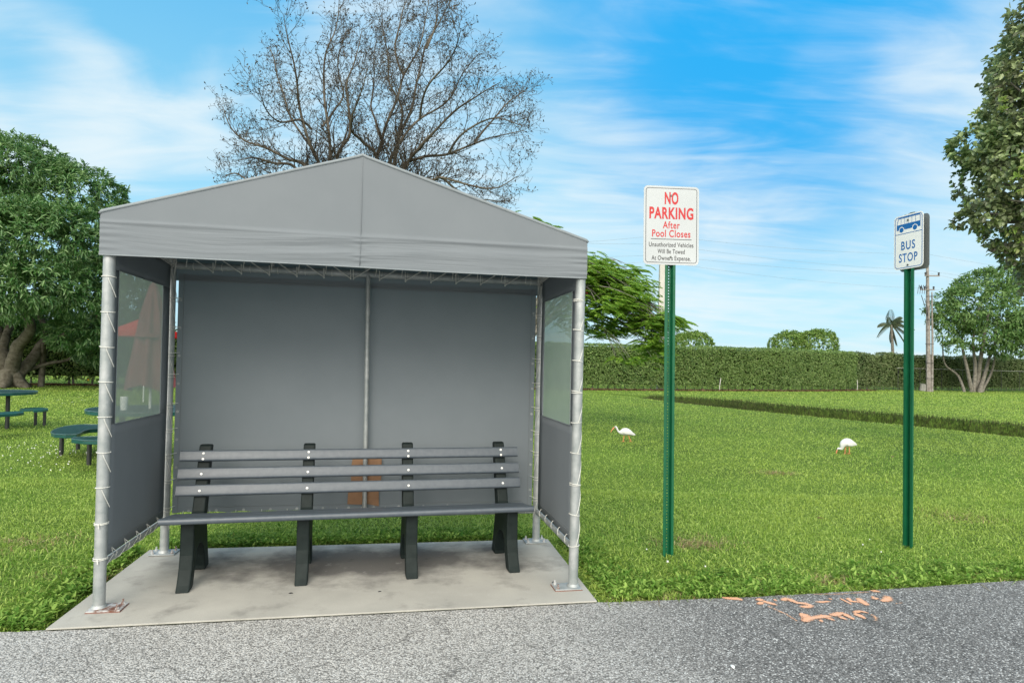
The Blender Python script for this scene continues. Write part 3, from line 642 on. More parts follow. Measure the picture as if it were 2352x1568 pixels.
# side panels with windows
WZ0, WZ1, WB0, WB1 = 1.127, 2.109, .142, .955
for a, vm, lab in ((0, VINYL, 'left side panel with a cloudy see-through window'), (SW, VINYL2, 'right side panel with a milky window')):
    wb0, wb1 = (WB0, WB1) if a == 0 else (.148, 1.0)
    mb = MB(); y0, y1, z0, z1 = .038, SD - .045, .30, HM + .02
    bulge = lambda y, z: a + .004 * mnoise.noise((y * 3, z * 2, a))
    def rect(ya_, yb_, za, zb, nu=8, nv=12): mb.grid(nu, nv, lambda u, v: (bulge(ya_ + u * (yb_ - ya_), za + v * (zb - za)), ya_ + u * (yb_ - ya_), za + v * (zb - za)))
    rect(y0, y1, z0, WZ0); rect(y0, y1, WZ1, z1, 8, 4); rect(y0, wb0, WZ0, WZ1, 2, 12); rect(wb1, y1, WZ0, WZ1, 2, 12)
    p = obj('side_panel', mb, FAB, sh, smooth=True); p['label'] = lab
    m = p.modifiers.new('t', 'SOLIDIFY'); m.thickness = .0025; m.offset = 0
    mb = MB(); mb.grid(6, 8, lambda u, v: (bulge(wb0 + u * (wb1 - wb0), WZ0 + v * (WZ1 - WZ0)), wb0 + u * (wb1 - wb0), WZ0 + v * (WZ1 - WZ0))); obj('window', mb, vm, p, smooth=True)
    mb = MB(); s = .0035 if a == 0 else -.0035
    lo = [(a + s, y, z) for y, z in ((wb0, WZ0), (wb0, WZ1), (wb1, WZ1), (wb1, WZ0), (wb0, WZ0))]; mb.tube(lo, .0028, 6, cap=False)
    obj('window_seam', mb, HEM, p)
    mb = MB(); mb.tube([(a + s, y0 + .02, z0 + .06), (a + s, y1 - .02, z0 + .06)], .0018, 5); mb.tube([(a + s, y0 + .03, z0), (a + s, y0 + .03, z1)], .0016, 5); obj('hem_stitching', mb, THREAD, p)
# lacing cords
def ring(mb, cx, cy, z, r=.0385, tilt=.0, rc=.0028, tx=0):
    mb.tube([(cx + r * math.cos(q), cy + r * math.sin(q), z + tilt * math.cos(q) + tx * math.sin(q)) for q in np.linspace(0, 2 * math.pi, 17)], rc, 5)
mb = MB(); zs = [2.05 - .217 * i for i in range(9)]
for i, z in enumerate(zs):
    ring(mb, 0, 0, z, tilt=random.uniform(-.004, .002), tx=random.uniform(-.004, .004))
    if i < 7:
        mb.tube([(.012 + .03 * math.sin(t * 1.4), -.041 + .045 * (t ** 2), z - .008 - .115 * t) for t in np.linspace(0, 1, 7)], .0022, 5)
    else: mb.tube([(.0, -.042, z), (.004, -.046, z - .028)], .004, 5); ring(mb, 0, 0, z - .009, tilt=.003)
obj('lacing_cord', mb, CORD, sh)
mb = MB()
for i, z in enumerate(zs):
    z -= .02; ring(mb, SW, 0, z, tilt=random.uniform(-.008, .006))
    if i % 3 == 0: ring(mb, SW, 0, z - .008, tilt=.0)
    if i < 8: mb.tube([(SW + .0385 * math.cos(q), .0385 * math.sin(q), z - .217 + .217 * t) for t, q in zip(np.linspace(0, 1, 10), np.linspace(-1.5, .5, 10))], .0024, 5)
obj('lacing_cord', mb, CORD, sh)
for a, sg in ((0, 1), (SW, -1)):
    mb = MB()
    for i in range(9):
        z = 2.02 - .205 * i + random.uniform(-.02, .02); ring(mb, a, SD, z, r=.037, tilt=random.uniform(-.006, .006))
        ring(mb, a, SD, z - .022, r=.037, tilt=random.uniform(-.01, .01))
        mb.tube([(a + sg * .03, SD - .015, z), (a + sg * .058, PY - .006, z + .004)], .0026, 5)
        if i % 2 == 0: mb.tube([(a + sg * .0, SD - .037, z - .02), (a + sg * .025, SD - .032, z - .1), (a + sg * .034, SD - .01, z - .17)], .002, 5)
    obj('lacing_cord', mb, CORD, sh)
# rear beam zig-zag lacing
mb = MB(); nst = 13; x = .12; st = (SW - .24) / nst
for i in range(nst):
    x0 = .12 + i * st; x1 = x0 + st * .9; flip = i >= nst // 2
    if flip: x0, x1 = x1, x0
    zt, zb = HM + .085, HM - .045
    mb.tube([(x0, SD - .034, zt), (x1, SD - .036, zb)], .0042, 5)
    mb.tube([(x1, SD - .036, zb), (x1 - .003, SD - .036, zb + .075)], .004, 5)
    mb.tube([(x0, SD - .034, zt), (x0 - .012, SD - .034, zb + .03)], .0038, 5)
    mb.tube([(x1, SD - .038, zb - .006), (x1, SD - .03, zb + .006)], .006, 6)
    ring_x = x0 + .04
    mb.tube([(ring_x, SD + .031 * math.cos(q), HM + .031 * math.sin(q)) for q in np.linspace(0, 6.283, 11)], .0024, 5)
obj('lacing_cord', mb, CORD, sh)
for a, sg in ((0, 1), (SW, -1)):
    mb = MB()
    for i in range(16):
        t = i / 15; b = SD - .02 - .42 * t; z = HM + .02 + .03 * t
        mb.tube([(a + sg * .01 + (.026 + .004 * random.random()) * math.cos(q), b + .02 * math.sin(q * .5), z + .03 * math.sin(q)) for q in np.linspace(0, 6.28, 9)], .0026, 5)
    for i in range(6):
        q0 = random.uniform(0, 6.28); mb.tube([(a + .04 * math.cos(q0), SD - .035, HM - .06 * random.random()), (a + sg * .045, SD - .05, HM + .06 * random.random()), (a + .036 * math.cos(q0 + 2), SD - .03, HM - .02 - .1 * random.random())], .0026, 5)
    mb.tube([(a, SD - .04, HM - .03), (a + sg * .03, SD - .036, HM - .16), (a + sg * .05, SD - .01, HM - .3)], .0024, 5)
    obj('corner_lashing', mb, CORD, sh)
    mb = MB()
    for i in range(5 if a == 0 else 5):
        b = .16 + i * .2
        if a == 0:
            mb.tube([(.0, b, .335), (.03, b - .05, .30), (.026, b - .13, .262), (.0, b - .16, .245)], .0025, 5); mb.tube([(.0, b, .335), (.028, b + .015, .30), (.02, b + .01, .27)], .0025, 5)
        else:
            mb.tube([(SW + .023 * math.cos(q), b + .012 * math.sin(q), .272 + .038 * math.sin(q) + .018) for q in np.linspace(0, 6.28, 11)], .0028, 5)
    obj('bottom_lacing', mb, CORD, sh)
mb = MB()
for i in range(15):
    aa = .12 + i * (SW - .24) / 14
    mb.tube([(aa, PY - .004, .326), (aa + .012, SD - .03, .29), (aa + .016, SD - .024, .262), (aa + .01, SD + .02, .25)], .0024, 5)
obj('bottom_lacing', mb, CORD, sh)

# ------------------------------------------------------------------ bench
b0 = LW(.25, .22); bn = thing('park_bench', 'long grey plastic-slat bench with four dark green arched supports, inside the shelter', 'bench', b0, YA + .060)
BL = 2.585
def slat(name, c, w_, th, ang, mid=None):
    mb = MB(); r = th * .42; prof = []
    for sx, sy in ((1, 1), (-1, 1), (-1, -1), (1, -1)):
        for k in range(4):
            q = math.atan2(sy, sx) - math.pi / 4 + k * math.pi / 6
            prof.append((sx * (w_ / 2 - r) + r * math.cos(q), sy * (th / 2 - r) + r * math.sin(q)))
    ca, sa = math.cos(ang), math.sin(ang)
    mb.prism(prof, lambda p, t: (t, c[0] + p[0] * ca - p[1] * sa, c[1] + p[0] * sa + p[1] * ca), 0, BL)
    return obj(name, mb, SLAT, bn, smooth='auto')
sl = math.atan2(-.05, .40)
def fr(z): return .36 + (z - .43) * .396
LU = (.14, .89, 1.655, 2.42)
# seat: nose board with a heavier rounded front edge, then two flat boards
slat('seat_slat', (.055, .462), .125, .042, sl); slat('seat_slat', (.195, .444), .125, .036, sl); slat('seat_slat', (.325, .427), .11, .036, sl)
ba = math.atan2(1, .396)
for zc, hgt, scr in ((.829, .084, 2), (.705, .088, 1), (.590, .086, 1)):
    v = fr(zc) + .018; s = slat('backrest_slat', (v, zc), hgt, .034, ba)
    for u in LU:
        for dz_ in ((.02, -.02) if scr == 2 else (0,)):
            mb = MB(); z_ = zc + dz_; y_ = fr(z_) - .0005
            mb.tube([(u + .02, y_ + .004, z_), (u + .02, y_ - .003, z_ + .001), (u + .02, y_ - .0055, z_ + .002)], [.0095, .0095, .006], 10); obj('bolt', mb, BOLT, s, smooth='auto')
PROF = [(.080, .43), (.082, .33), (.077, .22), (.055, .13), (.010, .04), (-.022, 0), (.088, 0), (.112, .03), (.150, .11), (.176, .18), (.20, .23), (.27, .25), (.34, .235), (.40, .19), (.445, .12), (.475, .03), (.475, 0),
        (.60, 0), (.60, .03), (.565, .12), (.535, .22), (.515, .32), (.510, .40), (.69 - .035, .86), (.662, .895), (.648, .905), (.600, .905), (.586, .895), (.575, .865), (fr(.45) + .037, .45), (.35, .40), (.095, .44)]
for u in LU:
    mb = MB(); mb.prism(PROF, lambda p, t: (t, p[0], p[1]), u - .043 + .02, u + .043 + .02); obj('leg', mb, LEG, bn, bevel=.009)

# cardboard behind the bench
co = thing('cardboard_sheet', 'torn piece of brown cardboard wedged behind the centre post below the bench back', 'cardboard', LW(1.55, 1.181, .34), YA)
mb = MB(); poly = [(-.145, .02), (-.142, .11), (-.118, .2), (-.125, .30), (-.112, .395), (.13, .40), (.128, .13), (.112, .12), (.115, -.005), (.03, .015), (-.06, .015)]
mb.prism(poly, lambda p, t: (p[0], t + .006 * math.sin(p[0] * 14), p[1]), -.002, .002); obj('board', mb, CARD, co)

# ------------------------------------------------------------------ signs
def text_mesh(s, height, m, parent, x, y, z, width, bold=0., name='lettering', spacing=1.):
    """one line of lettering with cap height and overall width given in metres"""
    cu = bpy.data.curves.new('t', 'FONT'); cu.body = s; cu.size = 1; cu.align_x = 'CENTER'; cu.align_y = 'BOTTOM_BASELINE'; cu.offset = bold; cu.space_character = spacing; cu.resolution_u = 6
    ob = bpy.data.objects.new('t', cu); C.objects.link(ob); dg = bpy.context.evaluated_depsgraph_get(); me = bpy.data.meshes.new_from_object(ob.evaluated_get(dg)); bpy.data.objects.remove(ob)
    xs_ = [v.co.x for v in me.vertices]; cx = (min(xs_) + max(xs_)) / 2; sx = width / (max(xs_) - min(xs_)); sy = height / .73
    for v in me.vertices: v.co = ((v.co.x - cx) * sx + x, y, (v.co.y - .365) * sy + z)
    me.materials.clear(); return link(name, me, m, parent)
def rrect(w_, h_, r, n=6):
    P = []
    for sx, sy in ((1, 1), (-1, 1), (-1, -1), (1, -1)):
        for k in range(n + 1):
            q = math.atan2(sy, sx) - math.pi / 4 + k * math.pi / 2 / n; P.append((sx * (w_ / 2 - r) + r * math.cos(q), sy * (h_ / 2 - r) + r * math.sin(q)))
    return P
def frame_ring(mb, w_, h_, r, t, y, z0, y2):
    A = rrect(w_, h_, r); B = rrect(w_ - 2 * t, h_ - 2 * t, max(r - t, .002)); n = len(A)
    mb.add([(p[0], y2, p[1] + z0) for p in A] + [(p[0], y2, p[1] + z0) for p in B] + [(p[0], y, p[1] + z0) for p in A] + [(p[0], y, p[1] + z0) for p in B],
           [(i, (i + 1) % n, n + (i + 1) % n, n + i) for i in range(n)] + [(i, 2 * n + i, 2 * n + (i + 1) % n, (i + 1) % n) for i in range(n)] + [(n + i, n + (i + 1) % n, 3 * n + (i + 1) % n, 3 * n + i) for i in range(n)])
def channel_post(parent, H_, z0=-.1, sc=1.0, holes=True):
    """U-channel post, open side towards -Y, real punched holes down the web"""
    mb = MB(); wb, dp, fl, t = .036 * sc, .036 * sc, .020 * sc, .003; ox = wb / 2 + .006
    prof = [(-ox - fl, -dp), (-ox - fl, -dp + t), (-ox - .002, -dp + t), (-wb / 2 - t, 0)]
    # left and right walls + flanges as closed profiles
    for s in (-1, 1):
        q = [(s * (ox + fl), -dp), (s * (ox + fl), -dp + t), (s * (ox + t), -dp + t), (s * wb / 2, t), (s * (wb / 2 - t), 0), (s * ox, -dp)]
        mb.prism(q, lambda p, zz_: (p[0], p[1], zz_), z0, H_)
    # web of ring cells
    pitch = .0254; hole = .0055; hw = wb / 2 - t; z = z0
    while z < H_ - pitch * .5:
        zc = z + pitch / 2; O = [(hw, 0), (hw, pitch / 2), (0, pitch / 2), (-hw, pitch / 2), (-hw, 0), (-hw, -pitch / 2), (0, -pitch / 2), (hw, -pitch / 2)]
        I = [(hole * math.cos(k * math.pi / 4), hole * math.sin(k * math.pi / 4)) for k in range(8)]
        for yy in (.0002, t - .0002):
            mb.add([(p[0], yy, zc + p[1]) for p in O] + [(p[0], yy, zc + p[1]) for p in I], [(i, (i + 1) % 8, 8 + (i + 1) % 8, 8 + i) for i in range(8)])
        mb.add([(p[0], .0002, zc + p[1]) for p in I] + [(p[0], t - .0002, zc + p[1]) for p in I], [(i, (i + 1) % 8, 8 + (i + 1) % 8, 8 + i) for i in range(8)])
        z += pitch
    return obj('post', mb, GREENP, parent)
# no-parking sign
g = G(1531, 1266); s1 = thing('no_parking_sign', 'white no parking sign with red lettering on a green punched steel post', 'sign', g, R(6)); s1.rotation_euler = (R(-.2), R(-.55), R(6))
channel_post(s1, 3.06, sc=1.06)
W1, H1, ZC = .486, .672, 2.775
mb = MB(); mb.prism(rrect(W1, H1, .035), lambda p, t: (p[0] + .005, t, p[1] + ZC), -.0415, -.039); pl = obj('sign_plate', mb, SIGNW, s1)
mb = MB(); frame_ring(mb, W1 - .034, H1 - .034, .024, .0045, -.0416, ZC, -.0421); o = obj('border_line', mb, BLACK, pl); o.location.x = .005
YT = -.0422
def tx(s, h, m, dy_, w_, bold=.0, sp=1.): return text_mesh(s, h, m, pl, .005, YT, ZC + dy_, w_, bold, spacing=sp)
tx('NO', .102, RED, .236, .121, .034, 1.12); tx('PARKING', .098, RED, .108, .388, .034, 1.10)
tx('After', .062, RED, .006, .150, .018, 1.12); tx('Pool Closes', .062, RED, -.067, .338, .018, 1.08)
tx('Unauthorized Vehicles', .040, BLACK, -.163, .392, .010, 1.04); tx('Will Be Towed', .040, BLACK, -.220, .240, .010, 1.04); tx('At Owners Expense.', .040, BLACK, -.277, .345, .010, 1.04)
mb = MB(); mb.box((.005, -.0419, ZC - .118), (.36, .0006, .005)); obj('rule_line', mb, BLACK, pl)
for zz_ in (.255, -.268):
    mb = MB(); mb.tube([(.0, -.0415, ZC + zz_), (.0, -.047, ZC + zz_)], .008, 8); obj('bolt', mb, SCREW, pl)
# bus stop sign
g = G(2092, 1250); yb = -R(76); s2 = thing('bus_stop_sign', 'white and blue bus stop sign with a bus symbol, on a green steel post', 'sign', g, yb); s2.rotation_euler = (R(.75), R(.2), yb)
pp = channel_post(s2, 3.02, sc=1.15); pp.rotation_euler = (0, 0, R(0))
W2, H2, ZB = .318, .498, 2.768
def bus_plate(y, sgn, m, nm, dz_=0, dxx=0):
    mb = MB(); mb.prism(rrect(W2, H2, .04), lambda p, t: (p[0] + dxx, t, p[1] + ZB + dz_), y - .0012, y + .0012); return obj(nm, mb, m, s2)
p2 = bus_plate(-.044, 1, SIGNB, 'sign_plate'); pb = bus_plate(.022, -1, SIGNA, 'rear_sign_plate', -.014, 0.0); pb['label'] = 'plain grey aluminium back of the second plate'
YT = -.0458
mb = MB(); frame_ring(mb, W2 - .022, H2 - .022, .032, .006, -.0453, ZB, YT)
mb.box((0, -.0455, ZB + .078), (W2 - .03, .0006, .006)); obj('border_line', mb, BLUE, p2)
text_mesh('BUS', .080, BLUE, p2, -.002, YT, ZB - .030, .150, .018, spacing=1.2); text_mesh('STOP', .080, BLUE, p2, -.002, YT, ZB - .142, .200, .018, spacing=1.16)
# bus pictogram
mb = MB(); bz = ZB + .165
def pf(p, t): return (p[0], t, bz + p[1])
a_, b_ = YT, -.0453
body = [(-.128, -.045), (-.128, -.005), (.128, -.005), (.128, -.045), (.118, -.049)]
def wheel_cut(cx, r, n=8): return [(cx + r * math.cos(q), -.049 + r * math.sin(q)) for q in np.linspace(0, math.pi, n)]
low = [(-.128, -.049), (-.128, .002), (.128, .002), (.128, -.049)] + wheel_cut(.070, .031) + wheel_cut(-.075, .031)
mb.prism(low, pf, a_, b_)
mb.prism([(-.115, .058), (-.108, .066), (.118, .066), (.128, .056), (.128, .050), (.112, .056), (-.104, .056)], pf, a_, b_)
mb.prism([(.122, .002), (.128, .002), (.128, .055), (.122, .055)], pf, a_, b_); mb.prism([(-.128, .002), (-.1235, .002), (-.106, .058), (-.113, .058)], pf, a_, b_)
for x in (-.082, -.042, -.004, .036, .076): mb.prism([(x, .002), (x + .0035, .002), (x + .0035, .056), (x, .056)], pf, a_, b_)
for cx in (.070, -.075): mb.prism([(cx + .023 * math.cos(q), -.049 + .023 * math.sin(q)) for q in np.linspace(0, 2 * math.pi, 20)[:-1]], pf, a_, b_)
obj('bus_symbol', mb, BLUE, p2)
for zz_ in (.195, -.215):
    mb = MB(); mb.tube([(-.004, -.0455, ZB + zz_), (-.004, -.051, ZB + zz_)], .009, 8); obj('bolt', mb, SCREW, p2)
mb = MB(); mb.tube([(-.03, -.02, ZB + H2 / 2 + .004), (.0, -.02, ZB + H2 / 2 + .012), (.045, -.02, ZB + H2 / 2 + .01)], .004, 6); obj('wire_tie', mb, SCREW, s2)

# ------------------------------------------------------------------ paint scrawl on the asphalt
def Zp(x, y): return G((1900 + x / 3.92) * .85217, (1560 + y / 3.92) * .85217, ROADZ)
STK = [([(165, 195), (240, 205), (330, 210), (415, 225)], 2.2, 0), ([(556, 206), (580, 222), (608, 236)], 2.6, 0), ([(612, 240), (590, 256), (562, 273)], 2.6, 0), ([(600, 230), (690, 258), (780, 280)], 1.9, 0), ([(715, 222), (770, 228)], 2.2, 0),
       ([(810, 232), (860, 213), (920, 232), (980, 255), (1060, 262), (1118, 285), (1080, 297), (990, 298)], 2.0, 0), ([(1160, 248), (1240, 245), (1330, 238)], 1.8, 0), ([(1300, 212), (1350, 215)], 1.9, 0),
       ([(1415, 203), (1480, 235), (1560, 275)], 1.7, 0), ([(1500, 200), (1545, 240), (1655, 246)], 2.2, 0), ([(1610, 200), (1670, 250), (1730, 288)], 2.2, 0), ([(1745, 182), (1800, 205), (1845, 215)], 2.0, 0), ([(1770, 218), (1830, 205)], 1.7, 0),
       ([(1885, 185), (1935, 190), (1925, 225), (1860, 243)], 2.2, 0), ([(1740, 128), (1800, 132), (1865, 142)], 2.4, 0), ([(1120, 165), (1400, 165), (1640, 148), (1760, 140)], 1.7, 1),
       ([(985, 372), (1040, 385), (1085, 412), (1050, 462)], 2.8, 0), ([(1030, 450), (1110, 420), (1250, 402), (1340, 398)], 2.4, 0), ([(1195, 435), (1260, 462)], 2.0, 0), ([(1270, 408), (1390, 450)], 2.0, 0), ([(1320, 392), (1450, 370), (1590, 437)], 2.2, 0),
       ([(1390, 398), (1520, 440)], 2.0, 0), ([(1565, 362), (1710, 430)], 2.1, 0), ([(1565, 362), (1640, 345), (1740, 368)], 1.7, 0), ([(1740, 368), (1805, 412), (1795, 462)], 2.4, 1), ([(640, 282), (860, 380), (990, 462)], 2.2, 1), ([(1990, 268), (2110, 255)], 2, 1)]
mb = MB(); mt = MB(); eb = []; et = []
for si, (pl_, wd, thin) in enumerate(STK):
    P = [Zp(*p) for p in pl_]; Q = []
    for i in range(len(P) - 1):
        m_ = max(2, int(np.linalg.norm(P[i + 1] - P[i]) / .02)); Q += [P[i] + (P[i + 1] - P[i]) * t / m_ for t in range(m_)]
    Q.append(P[-1]); vs = []
    for i, p in enumerate(Q):
        t = Q[min(i + 1, len(Q) - 1)] - Q[max(i - 1, 0)]; t /= np.linalg.norm(t) + 1e-9; nn = np.array([-t[1], t[0], 0]); k = wd * .0135 * (.75 + .5 * mnoise.noise((p[0] * 14, p[1] * 14, si))) * (min(1, .45 + i * .2, .45 + (len(Q) - 1 - i) * .2))
        z = ROADZ + .004 + si * .00012
        vs += [(p[0] + nn[0] * k, p[1] + nn[1] * k, z), (p[0] - nn[0] * k, p[1] - nn[1] * k, z)]
    M_ = mt if thin else mb; ek = et if thin else eb; v3 = []
    for i in range(len(Q)):
        a_, c_ = np.array(vs[2 * i]), np.array(vs[2 * i + 1]); m_ = (a_ + c_) / 2; f_ = 0 if i in (0, len(Q) - 1) else 1
        v3 += [tuple(m_ + (a_ - m_) * 1.7), tuple(m_), tuple(m_ + (c_ - m_) * 1.7)]; ek += [0., float(f_), 0.]
    M_.add(v3, [(3 * i + j, 3 * i + j + 1, 3 * i + j + 4, 3 * i + j + 3) for i in range(len(Q) - 1) for j in (0, 1)])
pm = thing('paint_marking', 'orange sprayed utility numbers scrawled on the dark asphalt near the lawn', 'paint marking', (0, 0, 0)); 
for nm_, M_, mm_, ee_ in (('sprayed_strokes', mb, PAINT, eb), ('faint_strokes', mt, PAINTT, et)):
    o = obj(nm_, M_, mm_, pm, fixn=False); at_ = o.data.attributes.new('cover', 'FLOAT', 'POINT'); at_.data.foreach_set('value', ee_)

# ------------------------------------------------------------------ picnic furniture
def slab_poly(poly, z1, th, name, parent, m=TABG, ribs=True, origin=(0, 0)):
    mb = MB(); mb.prism(poly, lambda p, t: (p[0], p[1], t), z1 - th, z1 - .004)
    n = len(poly); cx = sum(p[0] for p in poly) / n; cy = sum(p[1] for p in poly) / n
    return obj(name, mb, m, parent, bevel=.008)
RIM = mat('grey_green_rim', (.03, .09, .085), .35, spec=.6, var=(.06, .11, .11), vscale=12)
def perf(poly, z, parent, step=.075):
    """raised coated-steel ribs across the seat and a rim around it"""
    mb = MB(); n = len(poly); mb.tube([(p[0], p[1], z) for p in poly] + [(poly[0][0], poly[0][1], z)], .008, 6, cap=False)
    xs_ = [p[0] for p in poly]; x = min(xs_) + step / 2
    while x < max(xs_):
        ys_ = []
        for i in range(n):
            (x1, y1), (x2, y2) = poly[i], poly[(i + 1) % n]
            if (x1 > x) != (x2 > x): ys_.append(y1 + (y2 - y1) * (x - x1) / (x2 - x1))
        ys_.sort()
        for i in range(0, len(ys_) - 1, 2):
            if ys_[i + 1] - ys_[i] > .03: mb.box((x, (ys_[i] + ys_[i + 1]) / 2, z - .001), (.022, ys_[i + 1] - ys_[i], .006))
        x += step
    return obj('seat_ribs', mb, RIM, parent)
def seat(name, label, cat, outl, z, th, legs, group=None, ribs=True, leg_r=.032):
    pts = [G(x, y, z)[:2] for x, y in outl] if outl and len(outl[0]) == 2 else outl
    o0 = np.mean([np.array(p[:2]) for p in pts], 0); t = thing(name, label, cat, (o0[0], o0[1], 0), 0, group)
    poly = [(p[0] - o0[0], p[1] - o0[1]) for p in pts]
    tp = slab_poly(poly, z, th, 'tabletop' if 'table' in name else 'seat', t)
    if ribs: perf(poly, z, tp)
    for l in legs: mb = MB(); mb.tube([(l[0] - o0[0], l[1] - o0[1], -.06), (l[0] - o0[0], l[1] - o0[1], z - th)], leg_r, 12); obj('leg', mb, TLEG, t, smooth='auto')
    return t
def circ(cx, cy, r, n=32): return [(cx + r * math.cos(q), cy + r * math.sin(q), 0) for q in np.linspace(0, 2 * math.pi, n + 1)[:-1]]
seat('picnic_table', 'green round picnic table at the left edge, in front of the big leafy tree', 'table', circ(-11.15, 13.5, .9), .75, .055, [(-10.62, 13.45), (-10.82, 13.0), (-11.6, 13.5)], 'green picnic tables', leg_r=.04)
seat('picnic_table', 'green round picnic table just left of the shelter, carrying the closed maroon umbrella', 'table', circ(-5.6, 9.92, .86), .755, .055, [(-5.35, 10.25), (-5.85, 9.6), (-5.6, 9.92)], 'green picnic tables', leg_r=.04)
seat('picnic_bench', 'green perforated curved bench with black legs, just left of the front shelter pole', 'bench', [(117, 993), (121, 988), (133, 983), (150, 979), (172, 976), (195, 974.5), (230, 975), (262, 978), (262, 985), (230, 984), (205, 986), (192, 989), (184, 994), (176, 997), (150, 998), (125, 996.5)], .40, .055, [(-7.11, 10.11), (-7.25, 10.70), (-5.6, 11.3)], 'green picnic benches')
seat('picnic_bench', 'green bench seat cut off by the left front shelter pole, closest of the picnic seats', 'bench', [(164, 1008), (170, 1004), (190, 1002.5), (240, 1002), (330, 1004), (330, 1017), (240, 1012), (190, 1011)], .40, .055, [(-6.12, 9.28), (-5.3, 9.1)], 'green picnic benches')
seat('picnic_bench', 'small green bench of two joined seats between the left table and the curved bench', 'bench', [(45, 937.5), (60, 935.5), (80, 934.5), (100, 935), (110, 936.5), (111, 938.5), (100, 940), (77, 941), (74, 938.5), (50, 939)], .42, .055, [(-10.66, 14.30), (-10.40, 14.22)], 'green picnic benches', ribs=False)
seat('picnic_bench', 'green bench at the left edge of the photo in front of the round table', 'bench', [(55, 946), (54, 943.5), (40, 943), (-30, 947), (-70, 950), (-70, 956), (-20, 952), (40, 948)], .44, .06, [(-10.42, 12.95), (-11.5, 12.8)], 'green picnic benches', ribs=False)
# closed maroon umbrella through the near table
um = thing('patio_umbrella', 'closed faded maroon patio umbrella seen through the left window', 'umbrella', (-5.62, 9.92, 0)); mb = MB(); mb.tube([(0, 0, 0), (0, 0, 2.78)], .02, 10); obj('pole', mb, WHITE, um)
mb = MB(); nf = 48; prof = [(2.72, .02), (2.66, .06), (2.45, .11), (2.2, .16), (1.9, .20), (1.55, .25), (1.25, .30), (1.08, .32)]
vs = []
for z, r in prof:
    for k in range(nf):
        q = 2 * math.pi * k / nf; rr = r * (1 + .22 * math.sin(q * 8) * min(1, (2.75 - z) * 2)); vs.append((rr * math.cos(q), rr * math.sin(q) * .85, z + (.05 * math.sin(q * 3) if z < 1.2 else 0)))
mb.add(vs, [(i * nf + j, i * nf + (j + 1) % nf, (i + 1) * nf + (j + 1) % nf, (i + 1) * nf + j) for i in range(len(prof) - 1) for j in range(nf)]); obj('folded_canopy', mb, MAROON, um, smooth=True)
mb = MB(); mb.tube([(0, 0, 1.86), (0, 0, 1.92)], [.235, .225], 20); obj('strap', mb, MAROON, um)
mb = MB(); mb.tube([(0, 0, 2.74), (0, 0, 2.80), (0, 0, 2.84)], [.05, .055, .01], 12); obj('finial', mb, mat('cream_cap', (.6, .56, .4), .5), um)
# open red umbrella farther back
uo = thing('patio_umbrella', 'open bright red patio umbrella standing farther back, partly hidden by the closed one', 'umbrella', (-12.7, 22, 0)); mb = MB(); mb.tube([(0, 0, 0), (0, 0, 2.95)], .025, 10); obj('pole', mb, WHITE, uo)
mb = MB(); P8 = [(1.08 * math.cos(k * math.pi / 4), 1.08 * math.sin(k * math.pi / 4), 2.42) for k in range(8)]; P8b = [(x * 1.0, y * 1.0, 2.24) for x, y, z in P8]
mb.add(P8 + [(0, 0, 2.95)] + P8b, [(i, (i + 1) % 8, 8) for i in range(8)] + [(i, 9 + i, 9 + (i + 1) % 8, (i + 1) % 8) for i in range(8)]); obj('canopy', mb, REDC, uo)
mb = MB(); mb.tube([(0, 0, 0), (0, 0, .19), (0, 0, .2)], [.045, .055, .05], 16); o = obj('cup', mb, WHITE); o.location = (-5.80, 9.55, .757); tag(o, 'white plastic cup standing on the round table, seen through the left window', 'cup')

# ------------------------------------------------------------------ tubes (fast) for branches
def tubes_np(segs, n):
    """segs: list of (pts Nx3, radii N) -> verts, quads"""
    Vs = []; Fs = []; off = 0; ang = np.arange(n) * 2 * math.pi / n
    for P, r in segs:
        P = np.asarray(P, float); k = len(P); T = np.gradient(P, axis=0); T = unit(T)
        ref = np.array([.3, .9, .2]) if abs(T[0, 0]) > .8 else np.array([1., .13, .07])
        A = unit(np.cross(T, ref)); B = np.cross(T, A)
        ring_ = P[:, None] + (A[:, None] * np.cos(ang)[None, :, None] + B[:, None] * np.sin(ang)[None, :, None]) * np.asarray(r)[:, None, None]
        Vs.append(ring_.reshape(-1, 3)); i, j = np.meshgrid(np.arange(k - 1), np.arange(n), indexing='ij'); i = i.ravel(); j = j.ravel(); j2 = (j + 1) % n
        Fs.append(np.stack([i * n + j, i * n + j2, (i + 1) * n + j2, (i + 1) * n + j], -1) + off); off += k * n
    return np.concatenate(Vs), np.concatenate(Fs)
def smooth_path(P, k=6):
    P = np.asarray(P, float); Q = [P[0]]
    for i in range(len(P) - 1):
        p0 = P[max(i - 1, 0)]; p1 = P[i]; p2 = P[i + 1]; p3 = P[min(i + 2, len(P) - 1)]
        for t in np.linspace(0, 1, k + 1)[1:]:
            Q.append(.5 * ((2 * p1) + (-p0 + p2) * t + (2 * p0 - 5 * p1 + 4 * p2 - p3) * t * t + (-p0 + 3 * p1 - 3 * p2 + p3) * t ** 3))
    return np.array(Q)

